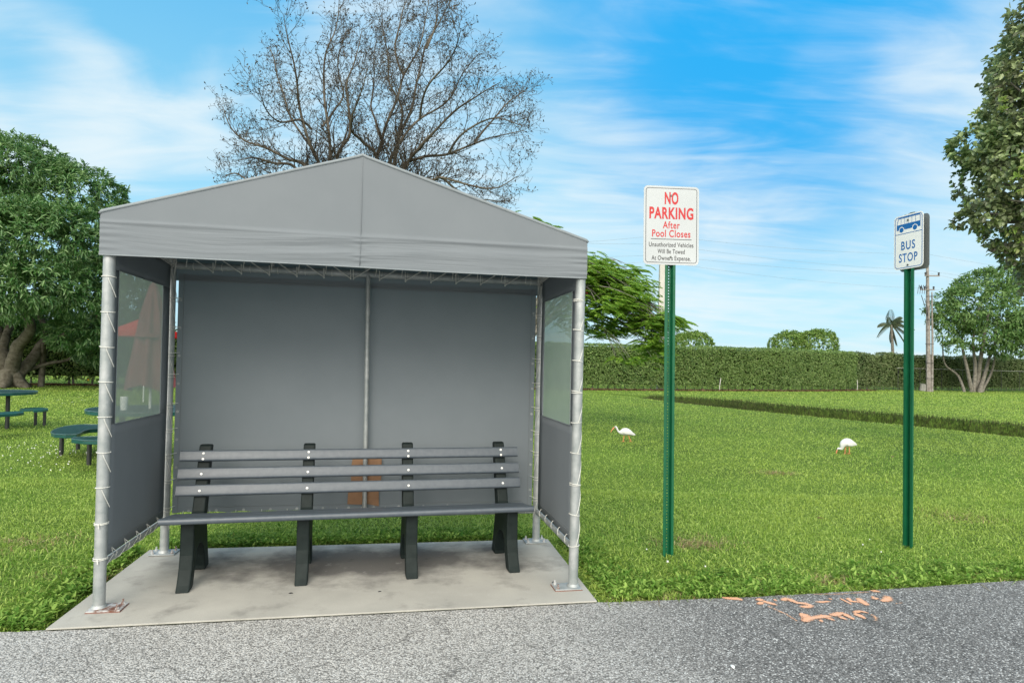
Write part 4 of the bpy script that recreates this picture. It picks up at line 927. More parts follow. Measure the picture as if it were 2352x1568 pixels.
# ------------------------------------------------------------------ bare tree
def bare_tree():
    YB = 17.0; base = np.array([at(845, 800, YB)[0], YB, LAWNZ]); t = thing('bare_tree', 'tall leafless tree with countless dark twigs, rising behind the shelter roof', 'tree', base)
    def zc(x, y, dep): x = 1150 + (x - 1150) * .95; return at(426 + x * .3623, y * .3623, YB + dep)
    limbs = [([(905, 1060), (905, 850), (870, 600), (880, 420), (930, 200), (960, 0)], .5), ([(840, 1060), (770, 900), (700, 700), (670, 500), (640, 300), (600, 110)], -1.5), ([(760, 1075), (620, 1010), (450, 930), (330, 880), (240, 820), (185, 680)], 1.),
             ([(800, 950), (660, 800), (600, 620), (560, 450), (500, 280)], 2.), ([(940, 1030), (1040, 850), (1020, 650), (1010, 540), (1070, 400), (1120, 180)], -.5), ([(700, 1090), (520, 1030), (400, 1000), (290, 1010)], -2.), ([(600, 1160), (460, 1150), (360, 1130), (260, 1100), (180, 1112)], 1.5),
             ([(860, 800), (940, 700), (1000, 600), (960, 420), (1000, 180)], 2.), ([(780, 820), (700, 760), (560, 770), (480, 700), (430, 560)], -2.5),
             ([(1200, 1100), (1255, 880), (1350, 640), (1400, 480), (1500, 250), (1570, -20)], -.5), ([(1290, 1060), (1360, 900), (1380, 700), (1300, 500), (1270, 300), (1250, 90)], 1.5), ([(1330, 1020), (1400, 800), (1490, 560), (1540, 300), (1660, 100), (1720, -30)], 2.4),
             ([(1380, 1090), (1500, 1000), (1700, 980), (1880, 910), (1990, 860), (2200, 830)], .5), ([(1400, 1080), (1500, 930), (1600, 820), (1760, 690), (1900, 600), (2050, 520)], -2.), ([(1360, 900), (1500, 760), (1700, 620), (1800, 480), (1900, 310)], 1.2),
             ([(1450, 1180), (1590, 1150), (1650, 1130), (1850, 1180), (2000, 1180), (2150, 1115)], -1.), ([(1880, 910), (1950, 800), (2100, 650), (2200, 560)], .8), ([(1255, 880), (1180, 700), (1190, 500), (1220, 210)], 2.5), ([(1230, 1030), (1120, 900), (1050, 830), (1080, 650), (1150, 430)], -2.5),
             ([(1590, 1150), (1760, 1220), (1900, 1280), (2060, 1290)], 1.2), ([(1500, 760), (1560, 560), (1700, 380), (1760, 200)], -2.6), ([(1400, 480), (1340, 300), (1380, 100), (1420, 10)], .4), ([(1700, 980), (1800, 850), (2000, 760), (2200, 780)], -1.8), ([(1540, 300), (1600, 150), (1620, -40)], .2)]
    trunk = [base, base + [0, 0, 1.2], base + [.05, 0, 2.4]]; fork = base + [.05, 0, 2.4]
    big = []; thin = []; level = [[], [], [], []]
    big.append((smooth_path(trunk, 6), np.linspace(.28, .2, 13)))
    for pts, dep in limbs:
        n = len(pts); P = [zc(x, y, dep * (i / (n - 1)) * .9) for i, (x, y) in enumerate(pts)]
        if pts[0][1] > 1000: P = [fork, fork * .4 + P[0] * .6 + [0, 0, -.25]] + P; n += 2
        Q = smooth_path(P, 7); jit = np.array([[mnoise.noise(tuple(q * .9 + s)) for s in (0, 31, 57)] for q in Q]) * .10; Q = Q + jit
        r0 = .052 if pts[0][1] > 1000 else .027; r = r0 * (1 - np.linspace(0, 1, len(Q))) ** .9 + .008; level[0].append((Q, r))
    def children(src, spacing, Lr, ang, up, rk, lo=.22, jit=.06, seg=7, rmin=.003):
        out = []
        for Q, r in src:
            d = np.linalg.norm(np.diff(Q, axis=0), axis=1); s = np.concatenate([[0], np.cumsum(d)]); tot = s[-1]; x = tot * lo + random.uniform(0, spacing)
            while x < tot:
                i = min(int(np.searchsorted(s, x)), len(Q) - 1); i = max(i, 1); p = Q[i]; T = unit(Q[i] - Q[i - 1]); rd = unit(np.array([random.gauss(0, 1), random.gauss(0, .8), random.gauss(.15, .8)])); sd_ = unit(rd - T * rd.dot(T))
                a = R(random.uniform(*ang)); D = T * math.cos(a) + sd_ * math.sin(a); L = random.uniform(*Lr) * (1.05 - .6 * x / tot); pts = [p]; q = p.copy()
                for k in range(seg):
                    D = unit(D + np.array([0, 0, up]) + np.array([random.gauss(0, jit * 2.2) for _ in range(3)])); q = q + D * L / seg; pts.append(q.copy())
                rr = max(r[i] * rk, rmin); out.append((np.array(pts), np.linspace(rr, max(rr * .3, rmin * .6), seg + 1))); x += spacing * random.uniform(.6, 1.4)
        return out
    level[1] = children(level[0], .17, (.65, 1.5), (25, 52), .08, .42, seg=8, rmin=.0055)
    level[2] = children(level[1], .105, (.35, .85), (28, 62), .07, .55, lo=.10, jit=.09, seg=5, rmin=.0042)
    level[3] = children(level[2], .10, (.10, .30), (30, 70), .05, .6, lo=.2, jit=.12, seg=2, rmin=.0046)
    V, F = tubes_np(big, 12); npmesh('trunk', V, F, 4, BARK, t, smooth=True)
    V, F = tubes_np([(Q, r) for Q, r in level[0]], 7); o = npmesh('limbs', V, F, 4, LIMB, t, smooth=True)
    o.location = -Vector(base); t.children[0].location = -Vector(base)
    V, F = tubes_np(level[1], 5); V2, F2 = tubes_np(level[2], 3); V3, F3 = tubes_np(level[3], 3)
    # buds and dry pods clinging to the twigs
    ends = np.array([q[0][-1] for q in level[3]] + [q[0][k] for q in level[2] for k in (2, 4, 5)]); ends = ends[rng.uniform(0, 1, len(ends)) < .5]; m = len(ends)
    D = unit(rng.normal(0, 1, (m, 3)) + [0, 0, -.2]); Nn = unit(np.cross(D, rng.normal(0, 1, (m, 3)))); V4, F4 = leafset(ends, D, Nn, rng.uniform(.03, .085, m), rng.uniform(.018, .036, m))
    Vt = np.concatenate([V, V2, V3, V4]); Ft = np.concatenate([F, F2 + len(V), F3 + len(V) + len(V2), F4 + len(V) + len(V2) + len(V3)])
    o = npmesh('twigs', Vt, Ft, 4, TWIG, t); o.location = -Vector(base)
bare_tree()

# ------------------------------------------------------------------ leafy crowns
def shell_points(lobes, n, lo=.72, hi=1.06, minz=None, lower=.0, keep=.62):
    """points on the outer shell of a union of ellipsoids, with outward directions"""
    P = []; Dd = []; vol = np.array([l[1][0] * l[1][2] for l in lobes]); vol = vol / vol.sum()
    for (c, r), k in zip(lobes, vol):
        m = int(n * k * 1.0) + 1; d = unit(rng.normal(0, 1, (m, 3))); s = rng.uniform(lo, hi, m) ** .5; s = lo + (hi - lo) * s
        # bumpy surface
        bump = np.array([1 + .13 * mnoise.noise(tuple(q * 3.1 + np.array(c))) + .07 * mnoise.noise(tuple(q * 8 + np.array(c))) for q in d])
        p = np.array(c) + d * np.array(r) * (s * bump)[:, None]; P.append(p); Dd.append(unit(d / np.array(r)))
    P = np.concatenate(P); Dd = np.concatenate(Dd); ok = np.ones(len(P), bool)
    for c, r in lobes:
        q = np.linalg.norm((P - np.array(c)) / np.array(r), axis=1); ok &= ~(q < keep)
    if minz is not None: ok &= P[:, 2] > minz
    return P[ok], Dd[ok]
def rosettes(P, Dd, k, L, Wd, droop, spread=1.0, fold=.25, jit=.05):
    n = len(P); P = np.repeat(P, k, 0); Dd = np.repeat(Dd, k, 0); m = len(P)
    rd = unit(rng.normal(0, 1, (m, 3))); tan = unit(rd - Dd * np.sum(rd * Dd, 1, keepdims=True)); th = rng.uniform(.2, 1.45, m)[:, None] * spread
    D = unit(Dd * np.cos(th) + tan * np.sin(th) + np.array([0, 0, -droop])); Nn = unit(Dd * .8 + np.array([0, 0, .7]) + rng.normal(0, .35, (m, 3))); Nn = unit(Nn - D * np.sum(Nn * D, 1, keepdims=True))
    return leafset(P + rng.normal(0, jit, (m, 3)), D, Nn, rng.uniform(.7, 1.2, m) * L, rng.uniform(.8, 1.2, m) * Wd, fold)
def branches_to(base, fork, targets, r0=.2, n=8, sag=.0):
    segs = []
    for tg in targets:
        tg = np.array(tg, float); f = np.array(fork, float); mid = (f + tg) / 2 + np.array([random.gauss(0, .2), random.gauss(0, .2), sag]); Q = smooth_path([f, mid, tg], 6); segs.append((Q, np.linspace(r0, r0 * .25, len(Q))))
    return segs
def tree(name, label, base, trunks, lobes, nclus, k, L, Wd, droop, leafm, bark, group=None, minz=None, lo=.72, keep=.62, jit=.05, spread=1., extra=None):
    t = thing(name, label, 'tree', base, 0, group); b = np.array(base)
    V, F = tubes_np(trunks, 10); npmesh('trunk', V - b, F, 4, bark, t, smooth=True)
    P, Dd = shell_points(lobes, nclus, lo=lo, minz=minz, keep=keep); V, F = rosettes(P, Dd, k, L, Wd, droop, jit=jit, spread=spread); npmesh('crown', V - b, F, 4, leafm, t)
    return t
# big leafy tree, left
def mango():
    Y0 = 30.2; b = np.array([-23.8, Y0, LAWNZ]); L = []
    def lp(px, py, dy_, rx, rz): p = at(px - 16, py + 26, Y0 + dy_); return (tuple(p), (rx, rx * .95, rz))
    for q in ((40, 400, -1.5, 2.3, 1.7), (-60, 420, 0, 2.6, 2.0), (130, 420, .5, 1.9, 1.5), (190, 440, -.5, 2.0, 1.6), (235, 500, 0, 1.6, 1.6), (60, 350, 1, 2.0, 1.2), (0, 350, 2.0, 2., 1.3), (240, 570, -1.5, 1.4, 1.2), (150, 530, -3, 2.0, 1.5), (60, 520, -3.6, 2.0, 1.6), (-20, 540, -3.6, 2.0, 1.6),
              (200, 630, -2.5, 1.5, 1.3), (110, 620, -3.8, 1.4, 1.1), (20, 640, -3.9, 1.5, 1.2), (230, 700, -1., 1.3, 1.3), (-60, 640, -2, 1.8, 1.5), (150, 690, 1.5, 1.5, 1.0), (250, 660, 2, 1.8, 2.2), (290, 620, 2.5, 1.8, 2.), (90, 700, 3., 1.6, .9), (-10, 700, 3.4, 1.6, .9), (-150, 500, 0, 3, 2.6), (180, 740, -1.5, .9, .7), (320, 700, 1.5, 1.6, 1.6), (260, 760, 1.5, 1.5, 1.1)):
        L.append(lp(*q))
    def tp(px, py, dy_=0): return at(px, py, Y0 + dy_)
    base = G(20, 888); segs = []
    for pts, r0, r1 in (([(18, 893, 0), (14, 860, 0), (5, 820, 0), (-5, 770, .5), (-20, 700, 1), (-30, 600, 1)], .62, .2), ([(22, 880, 0), (30, 830, -.3), (42, 790, -.6), (70, 755, -1), (62, 715, -1), (45, 640, -1), (60, 540, -1)], .42, .13),
                        ([(26, 870, 0), (60, 838, .4), (95, 800, 1), (110, 765, 1.4), (95, 730, 1.6), (110, 660, 1.5), (150, 560, 1)], .36, .1), ([(100, 795, 1), (140, 772, .5), (200, 745, 0), (240, 700, 0)], .17, .06), ([(8, 800, 0), (25, 740, 1), (20, 700, 1.5), (40, 600, 1)], .25, .09), ([(50, 850, .5), (110, 838, 1), (160, 822, 1.5), (220, 800, 2)], .14, .05)):
        Q = smooth_path([tp(*p) for p in pts], 6); Q = Q + np.array([[mnoise.noise(tuple(q * 1.5 + s)) for s in (0, 31, 57)] for q in Q]) * .12; Q[0, 2] = min(Q[0, 2], -.05); segs.append((Q, np.linspace(r0 * .8, r1 * .8, len(Q)) * (1 + .15 * rng.normal(0, .3, len(Q)))))
    for a in (0, 1.2, 2.4, 3.7, 5.1): segs.append((np.array([[base[0] + .2 * math.cos(a), base[1] + .2 * math.sin(a), .7], [base[0] + .5 * math.cos(a), base[1] + .5 * math.sin(a), .18], [base[0] + .95 * math.cos(a), base[1] + .95 * math.sin(a), -.08]]), np.array([.3, .26, .12])))
    return tree('mango_tree', 'big dense dark green leafy tree with a thick low-forking trunk, left of the shelter', (base[0], base[1], LAWNZ), segs, L, 9500, 11, .27, .062, .45, MANGO, BARKD, lo=.66, keep=.70, jit=.06)
mango()
# feathery tree, right of the shelter
def feathery():
    Y0 = 16.; b = np.array([at(1190, 850, Y0)[0], Y0, LAWNZ]); t = thing('poinciana_tree', 'feathery-leaved bright green tree spreading low beside the shelter, a few red flowers', 'tree', b)
    pads = []
    for (px, py, dy_, rx, rz, n) in ((1185, 520, 0, .55, .20, 60), (1150, 550, 1, 1.0, .3, 50), (1285, 620, 0, .8, .2, 40), (1360, 625, 0, .55, .22, 80), (1400, 640, .5, .6, .22, 80), (1430, 670, -.3, .5, .2, 60), (1350, 670, .8, .7, .3, 90), (1390, 700, -.6, .6, .22, 60), (1455, 700, .2, .45, .18, 55), (1340, 725, 0, .6, .25, 60),
                                 (1480, 735, .0, .45, .16, 60), (1515, 735, -.3, .42, .14, 50), (1545, 738, .2, .22, .10, 16), (1430, 745, .6, .5, .16, 46), (1380, 762, .2, .45, .12, 26), (1490, 775, -.2, .30, .25, 46), (1500, 805, 0, .22, .2, 20), (1250, 640, .5, 1.2, .5, 60), (1440, 620, 1., .35, .14, 16), (1465, 655, .6, .3, .12, 18), (1440, 822, -.3, .25, .08, 9), (1345, 605, .6, .5, .15, 40), (1345, 640, -.5, .4, .2, 40)):
        pads.append((at(px, py, Y0 + dy_), rx, rz, n))
    fork = b + [0, 0, 2.0]; segs = [(smooth_path([b, b + [.1, 0, 1.], fork], 5), np.linspace(.22, .16, 11))]
    for c, rx, rz, n in pads:
        d = c - fork; Q = smooth_path([fork, fork + d * .40 + [0, 0, .95], fork + d * .75 + [0, 0, .75], c], 5)
        if c[2] > 2.55: segs.append((Q, np.linspace(.038, .007, len(Q))))
        for _ in range(5):
            e = c + np.array([random.gauss(0, rx * .6), random.gauss(0, rx * .6), random.gauss(0, rz * .6)]); s = Q[-6]; segs.append((smooth_path([s, (s + e) / 2 + [0, 0, .1], e], 3), np.linspace(.012, .005, 7)))
    V, F = tubes_np(segs, 6); npmesh('trunk', V - b, F, 4, BARK, t, smooth=True)
    PP = []; DD = []; NN = []; LL = []; WW = []
    for c, rx, rz, n in pads:
        for _ in range(int(n * 2.4)):
            o_ = c + np.array([random.gauss(0, rx * .55), random.gauss(0, rx * .55), random.gauss(0, rz * .7)]); a = math.atan2(*(o_ - c)[[1, 0]]) + random.gauss(0, .9) if random.random() < .5 else random.gauss(0, .7)
            ln = random.uniform(.22, .40); dr = random.uniform(.2, .7); h = np.array([math.cos(a), math.sin(a), 0]); s_ = np.array([-h[1], h[0], 0])
            for k in range(11):
                u = (k + 1) / 11; p = o_ + h * ln * u + np.array([0, 0, -dr * ln * u * u + .04 * u]); pl = .085 * math.sin(math.pi * (.12 + .8 * u)) + .02
                for sg in (-1, 1): PP.append(p); DD.append(unit(s_ * sg + h * .55 + np.array([0, 0, -.25 - .2 * random.random()]))); NN.append([0, 0, 1]); LL.append(pl); WW.append(.033)
    V, F = leafset(np.array(PP), np.array(DD), np.array(NN, float) + rng.normal(0, .15, (len(NN), 3)), np.array(LL), np.array(WW), .1); npmesh('crown', V - b, F, 4, POIN, t)
    mb = MB()
    for px, py in ((1372, 645), (1346, 670), (1382, 622)):
        c = at(px, py, Y0 - .3) - b
        for _ in range(5): q = c + np.array([random.gauss(0, .03) for _ in range(3)]); mb.tube([q, q + np.array([0, 0, .03])], [.02, .012], 5)
    obj('blossoms', mb, mat('red_blossom', (.6, .08, .04), .6), t)
feathery()
# hedge along the back
HL = np.array([[-34., 30.3], [-24.7, 33.9], [5.1, 44.3], [21.3, 50.6], [36.7, 60.8], [52, 68.], [80, 81]])
def hedge_y(x): return np.interp(x, HL[:, 0], HL[:, 1])
def hedge(name, label, x0, x1, h0, h1, m, dens, gap, rough, lsz, core=True):
    t = thing(name, label, 'hedge', ((x0 + x1) / 2, float(hedge_y((x0 + x1) / 2)), 0)); b = np.array(t.location)
    Ln = math.hypot(x1 - x0, float(hedge_y(x1) - hedge_y(x0))); n = int(Ln * h0 * dens)
    u = rng.uniform(0, 1, n); X = x0 + u * (x1 - x0); Y = hedge_y(X); H_ = h0 + (h1 - h0) * u + rough * np.array([mnoise.noise((x * .35, 0, 3)) + .4 * mnoise.noise((x * 1.3, 0, 5)) for x in X])
    fr_ = np.array([mnoise.noise((x * .5, 1, 9)) for x in X]); s = rng.uniform(0, 1, n); top = rng.uniform(0, 1, n) < .16
    lowc = gap * (.7 + .5 * np.abs(np.array([mnoise.noise((x * 1.1, 7, 1)) for x in X]))); Z = lowc + (H_ - lowc) * s; Z[top] = H_[top] + rng.normal(0, .035, top.sum())
    off = -.65 + .10 * fr_ + np.array([.10 * mnoise.noise((x * 1.6, z * 1.6, 2)) for x, z in zip(X, Z)]) + rng.normal(0, .05, n); off = off + np.clip(.5 - Z, 0, 1) * .5; off[top] = rng.uniform(-.65, .65, top.sum())
    sl_ = np.array([.36]); nrm = unit(np.array([sl_[0], -1., 0])); P = np.stack([X + nrm[0] * -off, Y + nrm[1] * -off, Z], -1)
    Dd = np.tile(nrm, (n, 1)); Dd[top] = [0, 0, 1]; V, F = rosettes(P, Dd, 3, lsz, lsz * .62, .25, jit=.03); npmesh('foliage', V - b, F, 4, m, t)
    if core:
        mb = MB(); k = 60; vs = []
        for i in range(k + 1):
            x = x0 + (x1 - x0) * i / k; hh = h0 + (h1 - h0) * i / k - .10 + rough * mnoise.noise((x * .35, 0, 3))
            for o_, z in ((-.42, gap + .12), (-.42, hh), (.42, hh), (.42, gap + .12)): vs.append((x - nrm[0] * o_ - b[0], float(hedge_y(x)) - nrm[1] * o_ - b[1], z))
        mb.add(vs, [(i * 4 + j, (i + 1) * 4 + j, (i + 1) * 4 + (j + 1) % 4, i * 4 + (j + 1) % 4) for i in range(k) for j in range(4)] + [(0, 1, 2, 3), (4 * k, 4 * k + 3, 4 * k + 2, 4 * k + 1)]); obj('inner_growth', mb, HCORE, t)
    segs = []; x = x0 + .3
    while x < x1:
        y = float(hedge_y(x)) + random.gauss(0, .15); q = random.gauss(0, .15); segs.append((np.array([[x, y, -.08], [x + q * .4, y, .4], [x + q, y, .9]]), np.array([.05, .04, .03]) * random.uniform(.6, 1.4))); x += random.uniform(.35, .9)
    V, F = tubes_np(segs, 5); npmesh('stems', V - b, F, 4, BARK, t)
    # leaf litter beneath
    return t
hedge('clipped_hedge', 'long clipped dark green hedge across the back of the lawn, right of the shelter', -4., 30., 2.98, 3.28, HEDGE, 250, .22, .09, .10)
hedge('shaded_hedge', 'tall shaded hedge with light showing under it, behind the big leafy tree', -34., -4.05, 3.2, 3.0, HEDGE, 130, .34, .2, .12)
hedge('overgrown_hedge', 'untrimmed brownish hedge at the right end, behind the bus stop sign and wooden pole', 30.05, 76., 3.25, 3.4, HEDGEB, 100, .22, .35, .12)
# litter strip
def litter():
    n = 14000; X = rng.uniform(-30, 32, n); Y = hedge_y(X) - 1.1 + rng.normal(0, .35, n) - .5 * np.abs(rng.normal(0, .6, n)) * (X > 4); a = rng.uniform(0, 6.28, n); D = np.stack([np.cos(a), np.sin(a), rng.normal(.1, .25, n)], -1)
    V, F = leafset(np.stack([X, Y, ground_z(X, Y) + rng.uniform(.02, .07, n)], -1), unit(D), unit(np.stack([rng.normal(0, .3, n), rng.normal(0, .3, n), np.ones(n)], -1)), rng.uniform(.08, .16, n), rng.uniform(.05, .09, n))
    tag(npmesh('leaf_litter', V, F, 4, mat('leaf_litter', (.10, .06, .035), .9, spec=.1, island=(.22, .13, .08))), 'brown fallen leaf litter strewn along the foot of the hedge', 'leaf litter', kind='stuff')
litter()
# rounded trees beyond the hedge
for (px, py, rx, rz, Y0, lb) in ((1588, 795, 2.3, 1.55, 72, 'round clipped tree poking over the hedge beside the no parking post'), (1812, 797, 2.1, 1.75, 74, 'light green round-topped tree over the hedge, left one of the touching pair'), (1874, 795, 2.3, 1.85, 73, 'darker round-topped tree over the hedge, right one of the touching pair')):
    c = at(px, py, Y0); b = (c[0], Y0, LAWNZ); seg = [(np.array([[c[0], Y0, LAWNZ], [c[0], Y0, c[2] - .5]]), np.array([.2, .15]))]
    lobes = [((c[0] + a * rx * .45, Y0 + d * rx * .4, c[2] + e * rz * .2), (rx * .62, rx * .6, rz * .85)) for a, d, e in ((-1, 0, -.2), (1, .2, 0), (0, -1, 0), (0, 1, .2), (.5, -.6, .6), (-.5, -.4, .5))]
    tree('round_tree', lb, b, seg, lobes, 2600, 5, .20, .11, .3, ROUND, BARK, 'round trees beyond the hedge', lo=.8, keep=.7)
# right-hand tree by the hedge
def right_tree():
    b0 = G(2243, 899.5); Y0 = b0[1]; L = []
    for q in ((2270, 680, 0, 3.0, 2.2), (2225, 705, -1, 2.1, 1.8), (2300, 725, -1.5, 2.6, 2.2), (2345, 690, 0, 3., 2.4), (2190, 690, -.5, 1.3, 1.0), (2255, 650, 1, 1.8, 1.0), (2175, 735, -1, 1.0, .8), (2148, 712, -.5, .8, .6), (2200, 750, 0, .8, .8), (2270, 770, -1, 2.2, 1.3), (2320, 790, -1, 1.6, 1.1), (2175, 770, -1, .7, .6), (2195, 795, -1, .7, .5), (2380, 760, 0, 2.6, 2.2), (2400, 690, 1, 3, 2.6), (2310, 640, 0, 2.0, 1.0), (2155, 738, -.5, .8, .5), (2350, 640, -.5, 1.8, .9)):
        p = at(q[0], q[1], Y0 + q[2]); L.append((tuple(p), (q[3], q[3], q[4])))
    segs = []
    for pts, r0 in (([(2243, 900), (2248, 850), (2258, 790), (2270, 720)], .42), ([(2232, 898), (2222, 850), (2210, 790), (2215, 730)], .3), ([(2215, 898), (2200, 862), (2170, 835), (2165, 780)], .22), ([(2250, 898), (2262, 860), (2280, 800), (2320, 730)], .33), ([(2256, 896), (2275, 860), (2285, 820), (2290, 740)], .22), ([(2236, 898), (2240, 840), (2235, 780), (2250, 700)], .3)):
        Q = smooth_path([at(x, y, Y0 + random.gauss(0, .3)) for x, y in pts], 5); Q[0, 2] = -.1; segs.append((Q, np.linspace(r0 * .62, r0 * .2, len(Q))))
    tree('leafy_tree', 'medium leafy tree with several pale trunks, right of the wooden utility pole', (b0[0], b0[1], LAWNZ), segs, L, 3600, 8, .34, .11, .4, FARL, BARK2, lo=.55, keep=.6, jit=.12)
right_tree()
# overhanging tree, top right
def broad_tree():
    Y0 = 11.; t = thing('overhanging_tree', 'dark broad-leaved tree reaching in from the top right corner, purplish leaf edges', 'tree', (12.6, 11.6, LAWNZ)); b = np.array(t.location); L = []
    for (px, py, dy_, r) in ((2410, 140, 0, .70), (2345, 185, .3, .42), (2400, 250, -.3, .75), (2330, 270, 0, .50), (2320, 190, 0, .28), (2300, 350, -.2, .48), (2240, 345, 0, .33), (2390, 380, -.4, .8), (2270, 415, .2, .45), (2320, 460, -.3, .5), (2260, 490, 0, .32), (2400, 520, 0, .7), (2330, 530, 0, .38), (2345, 580, 0, .24), (2375, 60, 0, .3), (2215, 340, 0, .2), (2222, 510, 0, .17), (2500, 350, 0, 1.4), (2520, 160, .5, 1.5), (2480, 560, 0, 1.), (2440, 40, 0, .7)):
        L.append((tuple(at(px, py, Y0 + dy_)), (r, r, r * .92)))
    fork = np.array([11.8, 11.4, 3.6]); segs = [(smooth_path([b, b + [-.2, 0, 1.8], fork], 6), np.linspace(.28, .2, 13))]
    for c, r in L: q = np.array(c); segs.append((smooth_path([fork, (fork + q) / 2 + [0, 0, .3], q], 6), np.linspace(.08, .012, 13)))
    V, F = tubes_np(segs, 8); npmesh('trunk', V - b, F, 4, BARK, t, smooth=True)
    P, Dd = shell_points(L, 3600, lo=.45, hi=1.1, keep=.45); V, F = rosettes(P, Dd, 7, .105, .068, .25, fold=.15, jit=.03); npmesh('crown', V - b, F, 4, BROAD, t)
    P, Dd = shell_points([l for i, l in enumerate(L) if i in (1, 2, 3, 7, 9, 11, 8, 12)], 420, lo=.98, hi=1.16, keep=.9); P, Dd = P[P[:, 0] > 8.0], Dd[P[:, 0] > 8.0]
    V, F = rosettes(P, Dd, 8, .085, .05, -.2, fold=.2, jit=.02); npmesh('new_growth', V - b, F, 4, BROADN, t)
broad_tree()
# coconut palm
def palm():
    Y0 = 78.; c = at(2047, 746, Y0); t = thing('palm_tree', 'small distant wind-blown coconut palm rising above the hedge', 'tree', (c[0] + .3, Y0, LAWNZ)); b = np.array(t.location)
    V, F = tubes_np([(smooth_path([b, (b + c) / 2 + [.1, 0, 0], c], 6), np.linspace(.22, .13, 13))], 8); npmesh('trunk', V - b, F, 4, BARK2, t, smooth=True)
    segs = []; PP = []; DD = []; NN = []; LL = []
    for (ax, az, ln, dr) in ((.25, 1.0, 2.6, .5), (.55, .95, 2.5, .9), (.9, .6, 2.3, .9), (1.0, .25, 2.2, .7), (1.0, -.1, 2.0, .9), (-.1, 1.0, 2.2, .2), (-.9, .75, 2.0, .9), (-1.0, .2, 2.4, 1.4), (.4, -.3, 1.9, 1.4), (.2, -.8, 1.7, .5), (-.1, -.9, 1.6, .3), (.7, .85, 2.4, .9), (.35, 1.0, 2.2, .8)):
        d = unit(np.array([ax, random.gauss(0, .5), az])); Q = [c + d * ln * u + np.array([.25 * u * u, 0, -dr * u * u * 1.3]) for u in np.linspace(0, 1, 14)]; segs.append((np.array(Q), np.linspace(.04, .012, 14)))
        for i in range(1, 14):
            T = unit(Q[i] - Q[i - 1]); s = unit(np.cross(T, [0, 0, 1.]))
            for sg in (-1, 1):
                for h in (0, .5): PP.append(Q[i] - T * h * .1); DD.append(unit(T * .6 + s * sg * .7 + np.array([.25, 0, -.85]))); NN.append(unit(s * sg + np.array([0, 0, .6]))); LL.append(.62 * math.sin(math.pi * (.15 + .75 * i / 14)) + .1)
    V, F = tubes_np(segs, 4); V2, F2 = leafset(np.array(PP), np.array(DD), np.array(NN), np.array(LL), np.full(len(PP), .07), .1); npmesh('fronds', np.concatenate([V, V2]) - b, np.concatenate([F, F2 + len(V)]), 4, PALM, t)
palm()

# ------------------------------------------------------------------ utility poles and lines
pz = at(2132, 595, 59.); bp_ = G(2133, 898); UPX, UPY = float(bp_[0]), float(bp_[1])
up = thing('utility_pole', 'weathered wooden utility pole with small crossarm and insulators, beside the hedge', 'utility pole', (UPX, UPY, LAWNZ)); topu = at(2130, 598, UPY)[2]; lx = at(2130, 598, UPY)[0] - UPX
mb = MB(); mb.tube([(0, 0, -.1), (lx * .5, 0, topu * .5), (lx, 0, topu)], [.21, .17, .11], 12); obj('pole', mb, WOOD, up, smooth='auto')
mb = MB(); mb.tube([(.22, -.14, -.1), (.20, -.14, 4.5), (.10, -.12, 9)], [.10, .09, .05], 8); mb.tube([(-.22, -.12, 0), (-.2, -.12, 6.5)], .05, 8); obj('conduit', mb, WOOD, up)
for z in (1.2, 2.6, 4.3, 6.5, 8.6): mb = MB(); mb.tube([(.42 * math.cos(q) * .8, .3 * math.sin(q) - .04, z) for q in np.linspace(0, 6.28, 13)], .018, 5); obj('strap', mb, STEEL, up)
za = at(2130, 633, UPY)[2]; zb2 = at(2130, 665, UPY)[2]
mb = MB(); mb.box((.05, -.2, za), (1.3, .1, .1)); ca = obj('crossarm', mb, WOOD, up)
mb = MB(); mb.box((-.35, -.2, zb2), (1.3, .09, .09)); ca2 = obj('crossarm', mb, WOOD, up)
for (x, z) in ((-.55, za), (.65, za), (-.95, zb2), (-.6, zb2), (.2, zb2)): mb = MB(); mb.tube([(x, -.2, z + .05), (x, -.2, z + .12), (x, -.2, z + .2), (x, -.2, z + .3)], [.03, .09, .06, .09], 8); obj('insulator', mb, STEEL, ca if z == za else ca2)
mb = MB()
for k in range(4):
    x = -.45 - k * .2; mb.tube([(x, -.25, zb2), (x - .12, -.3, zb2 + .4), (x - .2, -.3, zb2 + .1), (x - .25, -.3, zb2 - .4)], .022, 5)
mb.tube([(-.9, -.2, zb2 - .5), (-.6, -.2, zb2 - 1.4), (-.25, -.15, zb2 - 2.4)], .03, 5); mb.tube([(-.6, -.2, zb2 - .8), (-.3, -.2, zb2 - 1.8), (-.22, -.15, zb2 - 3.2)], .022, 5); obj('drop_wires', mb, STEEL, up)
cy_ = 48.; cpx = at(1517, 800, cy_)[0]; ctop = at(1517, 505, cy_)[2]
cpo = thing('concrete_pole', 'pale square concrete utility pole behind the no parking sign', 'utility pole', (cpx, cy_, LAWNZ)); mb = MB(); a0, a1 = .24, .17
mb.add([(sx * a0, sy * a0, 0) for sx, sy in ((-1, -1), (1, -1), (1, 1), (-1, 1))] + [(sx * a1 + .0, sy * a1, ctop) for sx, sy in ((-1, -1), (1, -1), (1, 1), (-1, 1))], [(0, 3, 2, 1), (4, 5, 6, 7)] + [(i, (i + 1) % 4, 4 + (i + 1) % 4, 4 + i) for i in range(4)])
obj('pole', mb, CPOLE, cpo, bevel=.03)
WIRE = mat('overhead_wire', (.22, .25, .28), .6)
